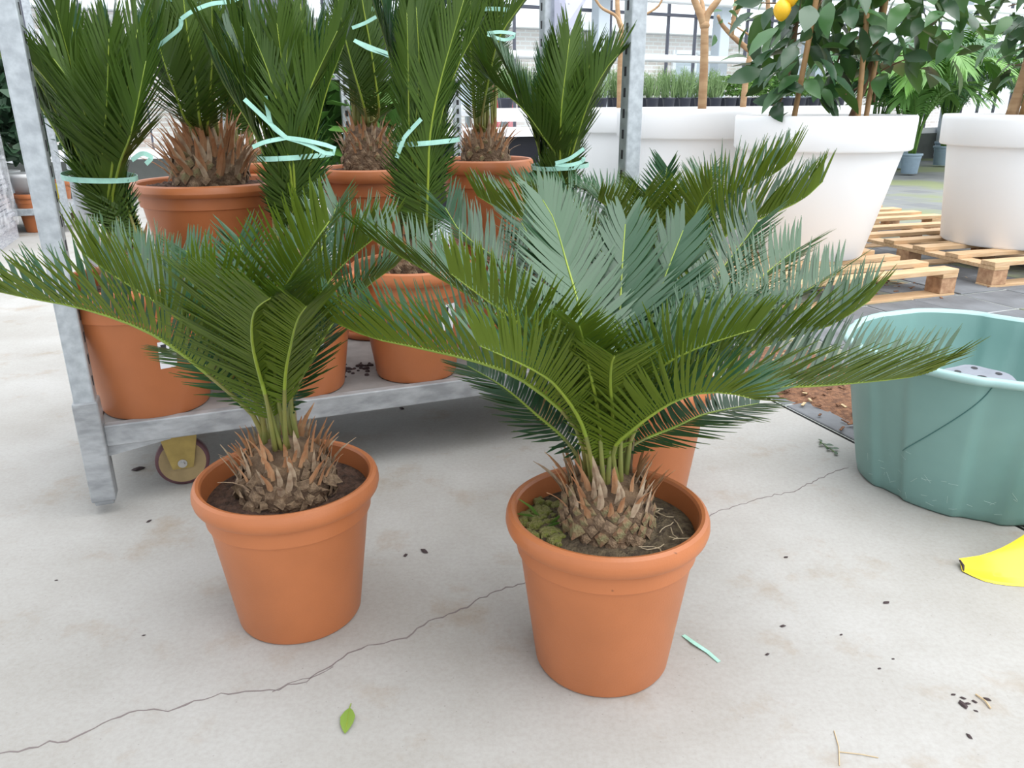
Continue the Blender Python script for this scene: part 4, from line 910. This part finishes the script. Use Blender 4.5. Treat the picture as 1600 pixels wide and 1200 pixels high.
for x0, x1, y0 in ((-.12, -.08, 0), (.02, .10, -.1), (-.20, -.12, -.1)):
    branch(t, [(x0, y0, zs_), ((x0 + x1) / 2, y0, zs_ + .3), (x1, y0, zs_ + .9)], .026, .012, 'stem', 'trunk')
for x0, x1, y0 in ((-.21, -.10, -.22), (-.02, .10, -.2), (.1, .2, -.1)):
    mb = MB(); mb.tube([(x0, y0, zs_), ((x0 + x1) / 2, y0, zs_ + .5), (x1, y0, zs_ + 1.05)], .016, 8); mb.build('bamboo_stake', 'bamboo', t, smooth=True)
for k in range(10):
    b0 = np.array([rng.uniform(-.15, .25), rng.uniform(-.2, .2), zs_ + rng.uniform(.2, .7)]); b1 = b0 + np.array([rng.uniform(-.3, .3), rng.uniform(-.25, .2), rng.uniform(0, .25)])
    branch(t, [b0, (b0 + b1) / 2 + [0, 0, .02], b1], .006, .003, 'branch', 'twig', 5)
scatter_leaves(t, (-.02, -.12, zs_ + .55), (.40, .36, .38), 170, rng, 1.15, LEAF[1:]); scatter_leaves(t, (.15, 0, zs_ + .58), (.4, .3, .42), 90, rng, 1.15, LEAF)
# pale-trunked trees behind
def bare_tree(label, loc, D, h, rb, trunk_pts, r0, forks, seed, nl=10, name='potted_pale_tree'):
    t = thing(name, label, 'potted tree', loc, 0, GPL); planter(t, D, h, rb); rng = np.random.default_rng(seed); L_ = np.array(loc)
    tp = [np.array(q) - L_ for q in trunk_pts]; branch(t, [(tp[0][0], tp[0][1], h - .06)] + tp, r0, r0 * .85, 'trunk', 'trunk', 12)
    mb = MB(); mb.lathe([(.001, -r0 * 1.15), (r0 * .9, -r0 * .6), (r0 * 1.15, 0), (r0 * .9, r0 * .7), (.001, r0 * 1.1)], 12, tuple(tp[-1])); mb.build('knuckle', 'trunk', t, smooth=True)
    ends = []
    for f in forks:
        q = [np.array(v) - L_ for v in f[0]]; branch(t, q, f[1], f[2], 'branch', 'trunk', 8); ends.append(q[-1])
    for e in ends:
        for k in range(nl):
            o = link('leaf', LEAF[int(rng.integers(0, 2))], t); o.location = tuple(e + rng.normal(0, .07, 3)); o.rotation_euler = (rng.normal(0, .6), rng.normal(0, .6), rng.random() * 6.28); o.scale = (.9, .9, .9)
    return t
bare_tree('pale smooth-trunked tree forking low, in white planter beside the lemon tree', (1.10, 5.05, 0), .90, .86, .32, [(1.153,5.000,0.865), (1.146,5.000,1.108), (1.133,5.000,1.316)], .027,
          [([(1.133,5.000,1.309), (1.102,5.000,1.377), (1.050,5.000,1.484), (1.004,4.950,1.609)], .024, .016), ([(1.133,5.000,1.309), (1.147,5.000,1.377), (1.200,5.000,1.450), (1.304,5.050,1.589)], .022, .015), ([(1.142,5.020,1.310), (1.136,5.100,1.427), (1.117,5.200,1.576)], .016, .010)], 71, 0)
bare_tree('pale tree with long crooked side branches, in the white planter farther back', (1.78, 6.2, 0), .90, .86, .32, [(1.721,6.150,0.870), (1.725,6.150,1.068), (1.741,6.150,1.241)], .024,
          [([(1.741,6.150,1.241), (1.677,6.150,1.284), (1.579,6.100,1.344), (1.504,6.100,1.415), (1.460,6.050,1.465)], .021, .012), ([(1.579,6.100,1.344), (1.586,6.100,1.469), (1.590,6.100,1.571), (1.566,6.100,1.733)], .017, .013), ([(1.750,6.150,1.241), (1.812,6.150,1.317), (1.844,6.150,1.452), (1.808,6.150,1.698)], .021, .014),
           ([(1.739,6.150,1.258), (1.718,6.100,1.331), (1.630,6.100,1.386), (1.537,6.050,1.419)], .008, .005), ([(1.603,6.100,1.481), (1.629,6.100,1.538), (1.667,6.100,1.612)], .011, .008)], 72, 3)
bare_tree('pale tree in the white planter just left of the tall right trolley post', (.80, 6.05, 0), .90, .86, .32, [(0.790,6.000,0.887), (0.783,6.000,1.153), (0.788,6.000,1.369)], .026,
          [([(0.788,6.000,1.369), (0.734,6.000,1.463), (0.634,6.000,1.516), (0.565,6.000,1.604)], .012, .008), ([(0.788,6.000,1.369), (0.758,6.050,1.467), (0.748,6.100,1.656)], .020, .014), ([(0.796,6.000,1.369), (0.926,6.000,1.462), (1.034,6.000,1.530), (1.071,6.000,1.642)], .010, .006)], 73, 0)

# ---- kentia palms in blue-grey pots
def kentia(label, loc, seed, nf, H_, D=.34, mats=('kentia', 'kentia'), pm='bluepot', lean=(0, 0)):
    t = thing('potted_kentia_palm', label, 'potted palm', loc, 0, 'kentia palms'); rng = np.random.default_rng(seed)
    pot(t, D, D * .95, .74, pm, 32); soil_disc(t, D / 2 * .88, D * .8, rng)
    for i in range(nf):
        a = 2.39996 * i + rng.normal(0, .3); L_ = H_ * (.65 + .5 * rng.random()); sp = L_ * (.28 + .4 * rng.random()); ca, sa = math.cos(a), math.sin(a); z0 = D * .8
        pts = [(ca * .03, sa * .03, z0), (ca * sp * .15, sa * sp * .15, z0 + L_ * .40), (ca * sp * .5, sa * sp * .5, z0 + L_ * .75), (ca * sp, sa * sp, z0 + L_ * .85), (ca * sp * 1.45, sa * sp * 1.45, z0 + L_ * .72)]
        frond(t, pts, (0, 0), rng, spacing=.026, Lmax=.34, lift=14, a0=62, a1=46, a2=22, wid=.024, t0=.40, bend=.05, rr=.010, mats=mats, droop=.35, rmats=('herb2', 'herb2'), thick=.001)
kentia('kentia palm in the front blue-grey pot between the white planters', (5.227,10.605,0.000), 81, 24, 1.35, .27)
kentia('kentia palm in blue-grey pot behind, beside the right white planter', (6.365,11.992,0.000), 82, 24, 1.5, .29, ('kentia_d', 'kentia_d'))
kentia('kentia palm peeping out behind the nearest white planter', (5.518,11.556,0.000), 83, 22, 1.5, .30, ('kentia_d', 'kentia'))
kentia('tall pale green kentia palm at the back, in the gap between planters', (6.9, 13.0, 0), 84, 26, 1.75, .3)
kentia('bushy kentia palm behind the right citrus tree', (8.3, 13.2, 0), 85, 26, 1.6, .3)
kentia('kentia palm half hidden behind the lemon tree leaves', (5.3, 11.9, 0), 86, 24, 1.55, .3, ('kentia_d', 'kentia_d'))

# ---- herb bench
BO = Vector((1.55, 8.6, 0)); bn = thing('herb_bench', 'long white greenhouse bench carrying rows of small herb pots', 'bench', BO, WY)
mb = MB(); mb.box((.6, .45, .80), (5.2, .95, .05)); mb.build('bench_top', 'bar', bn); mb = MB(); mb.box((.6, -.035, .79), (5.2, .03, .12)); mb.build('front_lip', 'bar', bn)
for x in (-1.8, -.2, 1.4, 3.0):
    for y in (.05, .85): mb = MB(); mb.box((x, y, .3875), (.05, .05, .775)); mb.build('leg', 'column', bn)
def herb_mesh(seed, tall, n, w_, kind):
    rng = np.random.default_rng(seed); mb = MB()
    for i in range(n):
        a = rng.random() * 6.28; r_ = .06 * math.sqrt(rng.random()); h_ = tall * (.6 + .4 * rng.random()); b0 = Vector((r_ * math.cos(a), r_ * math.sin(a), .10))
        if kind == 0:
            tp = b0 + Vector((rng.normal(0, .035), rng.normal(0, .035), h_)); mb.strip([b0, b0.lerp(tp, .5) + Vector((rng.normal(0, .01), 0, 0)), tp], [w_, w_ * 1.6, .002], (rng.normal(), -1, 0), .001)
            for k in range(7):
                c = b0.lerp(tp, .15 + .12 * k); mb.strip([c, c + Vector((rng.normal(0, .025), rng.normal(0, .02), .03))], [w_, .002], (rng.normal(), -1, .3), .001)
        else:
            c = Vector((rng.normal(0, .055), rng.normal(0, .05), .12 + tall * rng.random())); mb.strip([c, c + Vector((rng.normal(0, .02), rng.normal(0, .02), .02)), c + Vector((rng.normal(0, .03), rng.normal(0, .02), .03))], [.012, .028, .004], (rng.normal(), -1, rng.normal()), .001)
    return mb.mesh('foliage', 'herb' if kind == 0 else 'herb2')
mb = MB(); mb.lathe([(.001, .002), (.050, .002), (.052, 0), (.064, .10), (.070, .10), (.070, .115), (.064, .115), (.060, .10), (.001, .095)], 18); HPOT = mb.mesh('pot', 'blackpot', True)
HM = [herb_mesh(1, .30, 40, .006, 0), herb_mesh(2, .34, 40, .006, 0), herb_mesh(3, .20, 110, .02, 1), herb_mesh(4, .26, 36, .006, 0)]
for r_, y in enumerate((.10, .34)):
    for i in range(22):
        x = -1.75 + i * .215 + (.1 if r_ else 0); bushy = x > .95
        t = thing('potted_herb', ('small bushy green plant in black pot at the right end of the herb bench' if bushy else 'small feathery grey-green herb in black pot on the white bench'), 'potted herb',
                  BO + WE * x + WN * y + Vector((0, 0, .8255)), i * 1.3, 'bushy plants on the herb bench' if bushy else 'feathery herbs on the bench')
        link('pot', HPOT, t); link('foliage', HM[2 if bushy else (0, 1, 3)[(i + r_) % 3]], t)['kind'] = 'stuff'
t = thing('potted_topiary', 'little round-headed standard tree in black pot among the herbs', 'potted tree', BO + WE * -.62 + WN * -.02 + Vector((0, 0, .8255)), 0)
t.location = BO + WE * (-.62) + WN * .22 + Vector((0, 0, .8255))
link('pot', HPOT, t); mb = MB(); mb.tube([(0, 0, .09), (.004, 0, .2), (0, 0, .33)], .008, 6); mb.build('stem', 'trunk', t); o = link('foliage', HM[2], t); o.location = (0, 0, .18); o.scale = (1.05, 1.05, 1.05); o['kind'] = 'stuff'
# ================================================================ LEFT BACKGROUND
def shrub_mesh(seed, n, R, H_, m, lw=.03, z0=.0):
    rng = np.random.default_rng(seed); mb = MB()
    for i in range(n):
        while True:
            v = rng.uniform(-1, 1, 3)
            if v @ v < 1: break
        c = Vector((v[0] * R, v[1] * R, z0 + (v[2] * .5 + .5) * H_)); d_ = Vector((rng.normal(), rng.normal(), rng.normal(.2, .6))).normalized()
        mb.strip([c, c + d_ * lw * .8, c + d_ * lw * 1.7], [lw * .3, lw, lw * .15], (rng.normal(), rng.normal(), 1), .001)
    return mb.mesh('foliage', m)
# shelf trolley parked behind, with white pots
st = thing('shelf_trolley', 'grey shelf trolley with white potted shrubs at the left background', 'trolley', (-4.35, 5.55, 0), rad(20))
for z_ in (.155, 1.75): mb = MB(); mb.box((.55, .3, z_), (1.15, .62, .05)); mb.build('shelf', 'galv', st, bevel=.004)
for x, y in ((0, 0), (1.1, 0), (0, .6), (1.1, .6)):
    mb = MB(); mb.box((x, y, 1.0), (.045, .045, 1.9)); mb.build('post', 'galv', st); mb = MB(); mb.lathe([(.001, -.015), (.05, -.015), (.06, -.01), (.06, .01), (.05, .015), (.001, .015)], 20)
    wv = mb.build('wheel', 'tyre', st, smooth=True); wv.location = (x + (.1 if x < .5 else -.1), y, .06); wv.rotation_euler = (rad(90), 0, 0); mb = MB(); mb.box((x + (.1 if x < .5 else -.1), y, .10), (.05, .05, .06)); mb.build('fork', 'fork', st)
SHM = [shrub_mesh(7, 420, .22, .75, 'shrub', .05), shrub_mesh(8, 420, .20, .55, 'shrub', .045), shrub_mesh(9, 420, .2, .5, 'herb2', .05)]
mb = MB(); mb.lathe([(.001, .003), (.095, .003), (.10, 0), (.135, .21), (.146, .212), (.148, .24), (.138, .243), (.13, .225), (.001, .22)], 32); WPOT = mb.mesh('pot', 'white', True)
def wshrub(label, loc, k, s_=1, pm=WPOT, group='shrubs in white pots'):
    t = thing('potted_shrub', label, 'potted shrub', loc, 0, group); link('pot', pm, t); mb = MB(); mb.tube([(0, 0, .2), (.01, 0, .5)], .012, 6); mb.build('stem', 'twig', t)
    o = link('foliage', SHM[k], t); o.location = (0, 0, .26); o.scale = (s_, s_, s_); o['kind'] = 'stuff'; return t
SO = Vector((-4.35, 5.55, 0)); su = Vector((math.cos(rad(20)), math.sin(rad(20)), 0)); sw = Vector((-su.y, su.x, 0))
for lb, x, y, k, s_ in (('tall dark shrub in white pot at the outer end of the shelf trolley', .17, .18, 0, 1.25), ('dark shrub in the middle white pot on the shelf trolley', .50, .17, 0, 1.0), ('grey-leaved shrub in white pot at the near end of the shelf trolley', .88, .17, 1, 1.15), ('shrub in white pot at the back of the shelf trolley', .62, .45, 0, 1.2)):
    wshrub(lb, SO + su * x + sw * y + Vector((0, 0, .1805)), k, s_ * 1.35)
# terracotta pots on the floor there
for lb, q, s_ in (('empty terracotta pot on the floor at the far left behind the trolley post', (-3.57, 5.95, 0), .225), ('terracotta pot with a yellow tag behind the left trolley post', (-3.76, 6.62, 0), .25)):
    t = thing('terracotta_pot', lb, 'plant pot', q); pot(t, s_ * 1.05, s_ * 1.25, .64)
    if 'yellow' in lb:
        mb = MB(); mb.box((.10, -.112, .24), (.06, .004, .12)); tag(mb.build('tag', 'yellow', t), 'yellow plant tag')
# film-wrapped stack at the left edge
ws = thing('wrapped_stack', 'stack of plant trays wrapped in clear plastic at the left edge', 'stack', (-3.27, 4.98, 0), rad(20)); mb = MB()
mb.box((-.45, .35, .06), (.86, .76, .12)); mb.build('base', 'wrap', ws)
for k in range(20): mb = MB(); mb.box((-.45 + .01 * math.sin(k * 2.1), .35, .137 + k * .0325), (.84 + .02 * math.sin(k), .74, .026)); mb.build('tray', 'wrap', ws, bevel=.004)
mb = MB(); mb.box((-.45, .35, .46), (.90, .80, .74)); mb.build('plastic_film', 'film', ws, bevel=.02)
# back trolley with grey pots on a high shelf, behind the loaded trolley
b2 = thing('rear_shelf_trolley', 'grey slotted-post trolley standing behind the loaded one', 'trolley', (-1.35, 3.95, 0), rad(20))
for z_ in (.18, 1.02): mb = MB(); mb.box((.65, .28, z_), (1.35, .56, .03)); mb.build('shelf', 'galv', b2, bevel=.004)
for x, y in ((0, 0), (.56, 0), (1.3, 0), (0, .56), (1.3, .56)):
    mb = MB(); mb.box((x, y, 1.0), (.04, .04, 1.8)); ps = mb.build('post', 'galv', b2); mb = MB()
    for j in range(30): mb.box((x, y - .0205, .3 + j * .05), (.014, .0016, .028))
    mb.build('slots', 'hole', ps)['kind'] = 'stuff'
for x in (.15, 1.15):
    for y in (.05, .5): mb = MB(); mb.lathe([(.001, -.015), (.05, -.015), (.06, -.01), (.06, .01), (.05, .015), (.001, .015)], 20); wv = mb.build('wheel', 'tyre', b2, smooth=True); wv.location = (x, y, .06); wv.rotation_euler = (rad(90), 0, 0); mb = MB(); mb.box((x, y, .145), (.05, .045, .05)); mb.build('fork', 'fork', b2)
RO = Vector((-1.35, 3.95, 0))
mb = MB(); mb.lathe([(.001, .003), (.075, .003), (.08, 0), (.105, .26), (.112, .262), (.114, .285), (.106, .287), (.100, .27), (.001, .265)], 32); GPOT = mb.mesh('pot', 'greypot', True)
for lb, x, y in (('grey pot with bamboo stake on the high shelf behind the palms', .78, .14), ('dark grey pot on the high shelf, behind the one with the stake', .84, .40)):
    t = thing('staked_grey_pot', lb, 'plant pot', RO + su * x + sw * y + Vector((0, 0, 1.0355))); link('pot', GPOT, t); mb = MB(); mb.tube([(-.02, 0, .26), (-.02, 0, .75)], .010, 7); mb.build('bamboo_stake', 'bamboo', t)
gp = thing('tall_grey_planter', 'tall grey and white planter on the high shelf behind the tied palms', 'planter', RO + su * .30 + sw * .26 + Vector((0, 0, 1.0355)))
mb = MB(); mb.lathe([(.001, .003), (.09, .003), (.10, 0), (.16, .52), (.17, .525), (.17, .55), (.155, .55), (.15, .50), (.001, .48)], 36, shape=lambda th, z: 1 + .02 * math.cos(8 * th)); mb.build('planter', 'greypot', gp, auto=40)
wshrub('leafy bright green shrub on the lower shelf of the rear trolley', RO + su * .60 + sw * .25 + Vector((0, 0, .1955)), 2, 1.6)
# black display table with white edge, far behind
bt = thing('display_table', 'black fronted display table with white top behind the raised palms', 'table', (-.55, 6.6, 0), rad(20))
mb = MB(); mb.box((.4, .3, .66), (1.3, .6, .06)); mb.build('top', 'bar', bt); mb = MB(); mb.box((.4, .32, .32), (1.2, .5, .62)); mb.build('body', 'black', bt)
for x in (-.2, .35, 1.0): mb = MB(); mb.box((x, .03, .315), (.04, .03, .63)); mb.build('leg', 'column', bt)

# ================================================================ THINGS LYING ON THE FLOOR
lf = thing('fallen_leaf', 'single green pointed leaf lying on the concrete in front of the pots', 'leaf', (-0.256,0.960,0.001))
mb = MB(); vs = []; Lr = .056
for a, wv in ((0, .03), (.15, .55), (.4, 1), (.65, .85), (.88, .4), (1, .03)):
    for s_ in (-1, 0, 1): vs.append((s_ * .0115 * wv, Lr * (.5 - a), .0006 + abs(s_) * .0025 * wv + .002 * a))
fs = [(i * 3 + j, i * 3 + j + 1, i * 3 + 4 + j, i * 3 + 3 + j) for i in range(5) for j in range(2)]
mb.add(vs, fs); bl = mb.build('blade', 'leafg', lf, smooth=True); mb = MB(); mb.tube([(.001, Lr * .66, .001), (0, Lr * .5, .001), (0, -Lr * .1, .0018), (0, -Lr * .45, .003)], [.0009, .0009, .0007, .0003], 5); mb.build('midrib', 'rachis', lf); lf.rotation_euler = (0, 0, rad(4))
sr = MB(); sr.strip([(0.304,1.163,0.001), (0.318,1.137,0.004), (0.336,1.117,0.002), (0.350,1.092,0.001)], [.0075, .008, .0075, .007], (0, 0, 1), .0012); tag(sr.build('ribbon_scrap', 'ribbon'), 'short scrap of mint green ribbon on the floor right of the nearest pot', 'ribbon')
tw = thing('leafy_twig', 'small broken twig with dark green leaves on the concrete near the tub', 'twig', (0.869,1.960,0.000)); mb = MB(); tl_ = Vector(tw.location)
tp = [Vector(q) - tl_ for q in ((0.858,1.999,0.004), (0.863,1.955,0.006), (0.877,1.920,0.003))]; mb.tube(tp, .0012, 5); mb.build('stem', 'herb2', tw)
TLM = leaf_mesh(.022, .011, 'citrus_dark', .2, .1)
for k in range(8):
    o = link('leaf', TLM, tw); q = tp[0].lerp(tp[2], .1 + .11 * k); o.location = (q.x, q.y, .006); o.rotation_euler = (.1, .2, k * 2.2)
# crumbs of soil and straw
rng = np.random.default_rng(99)
def crumb_mesh(seed):
    r_ = np.random.default_rng(seed); mb = MB(); mb.lathe([(.001, 0), (.7, 0), (1, .35), (.6, .8), (.001, .95)], 6, shape=lambda th, z: 1 + .35 * math.sin(2 * th + seed) + .2 * math.sin(3 * th)); return mb.mesh('soil_crumb', 'debris')
CR = [crumb_mesh(k) for k in range(3)]
def crumb(q, s_, lab, grp): o = link('soil_crumb', CR[int(rng.integers(0, 3))], None, (q[0], q[1], .0002)); o.scale = (s_ * 1.0, s_ * .8, s_ * .55); o.rotation_euler = (0, 0, rng.random() * 6.28); return tag(o, lab, 'crumb', grp)
for q, s_ in (((0.709,1.257,0.000), .006), ((0.490,1.188,0.000), .005), ((0.586,1.163,-0.000), .003), ((0.571,1.416,0.000), .0045), ((0.438,1.111,-0.000), .004), ((0.615,1.074,0.000), .003), ((0.649,1.098,0.000), .0025)):
    crumb(q, s_, 'dark soil crumb lying alone on the pale concrete at the right', 'scattered crumbs at the right')
for q, s_ in (((0.709,0.989,0.000), .008), ((0.754,1.001,0.000), .005), ((0.731,0.996,0.000), .004), ((0.717,1.004,0.000), .004), ((0.722,0.976,0.000), .003), ((0.706,1.012,0.000), .0035), ((0.683,0.924,-0.000), .005), ((0.718,0.992,0.000), .004)):
    crumb(q, s_, 'dark soil crumb in the small heap near the bottom right corner', 'crumbs at the bottom right')
for q, s_ in (((-0.188,1.445,0.000), .009), ((-0.226,1.430,0.000), .006), ((-0.976,1.848,0.000), .014), ((-0.831,1.578,0.000), .006), ((-0.915,1.344,0.000), .003), ((-0.663,1.170,0.000), .003), ((-0.344,2.271,0.000), .010)):
    crumb(q, s_, 'dark soil crumb on the concrete near the trolley and the left pot', 'crumbs on the left')
for k, (a, b) in enumerate((((0.741,1.011,0.002), (0.747,0.980,0.002)), ((0.485,0.936,0.001), (0.467,0.870,0.001)), ((0.477,0.895,0.001), (0.529,0.884,0.001)))):
    mb = MB(); mb.tube([a, ((a[0] + b[0]) / 2 + .003, (a[1] + b[1]) / 2, a[2] + .001), b], .0013 if k == 0 else .0007, 5)
    tag(mb.build('straw_stalk', 'straw'), ('thick dry straw beside the crumb heap at the bottom right', 'thin dry stalk running to the bottom edge', 'thin dry stalk lying crosswise near the bottom edge')[k], 'straw')
# spilled soil on the trolley deck between the pots
mb = MB()
for k in range(60):
    q = TO + TU * float(rng.normal(.62, .045)) + TW * float(rng.normal(.20, .03)); s_ = .003 + .005 * rng.random(); n0 = len(mb.v)
    mb.lathe([(.001, 0), (s_, 0), (s_ * .8, s_ * .6), (.001, s_ * .8)], 6, (q.x, q.y, DZ - .0008))
tag(mb.build('spilled_soil', 'debris'), 'spilled dark soil on the trolley deck between two pots', 'soil', kind='stuff')
# bark mulch by the slab edge
mb = MB(); vs = []; fs = []; NX, NY = 26, 40
for j in range(NY + 1):
    for i in range(NX + 1):
        x = .02 + .55 * i / NX; y = -.35 + 1.35 * j / NY; e = min(1, 4 * (i / NX) * (1 - i / NX) + .15) * min(1, 5 * (j / NY) * (1 - j / NY)) ; q = EDGE + TU * x + TW * y
        vs.append((q.x, q.y, -.012 + .013 * e + .006 * e * rng.random() - (.006 if e < .2 else 0)))
for j in range(NY):
    for i in range(NX): a = j * (NX + 1) + i; fs.append((a, a + 1, a + NX + 2, a + NX + 1))
mb.add(vs, fs)
for k in range(240):
    x, y = .03 + .5 * rng.random(), -.3 + 1.25 * rng.random(); q = EDGE + TU * x + TW * y; mb.box((q.x, q.y, .006 + .004 * rng.random()), (.012 + .02 * rng.random(), .005 + .005 * rng.random(), .003), rng.random() * 6.28, tilt=Matrix.Rotation(rng.normal(0, .3), 3, 'X'), mi=1 if rng.random() < .3 else 0)
tag(mb.build('bark_mulch', ['mulch', 'straw']), 'brown bark mulch spread along the concrete slab edge by the tub', 'mulch', kind='stuff')
mb = MB()
for k in range(260):
    q = Vector((1.946,3.888,0.000)) + TU * float(rng.normal(0, .25)) + TW * float(rng.normal(.25, .22)); mb.box((q.x, q.y, PZ + .006 + .006 * rng.random()), (.012 + .03 * rng.random(), .006 + .012 * rng.random(), .004), rng.random() * 6.28, tilt=Matrix.Rotation(rng.normal(0, .35), 3, 'X'), mi=int(rng.random() < .2))
tag(mb.build('leaf_litter', ['mulch', 'straw']), 'dry leaf litter on the paving under the nearest pallet', 'leaf litter', kind='stuff')
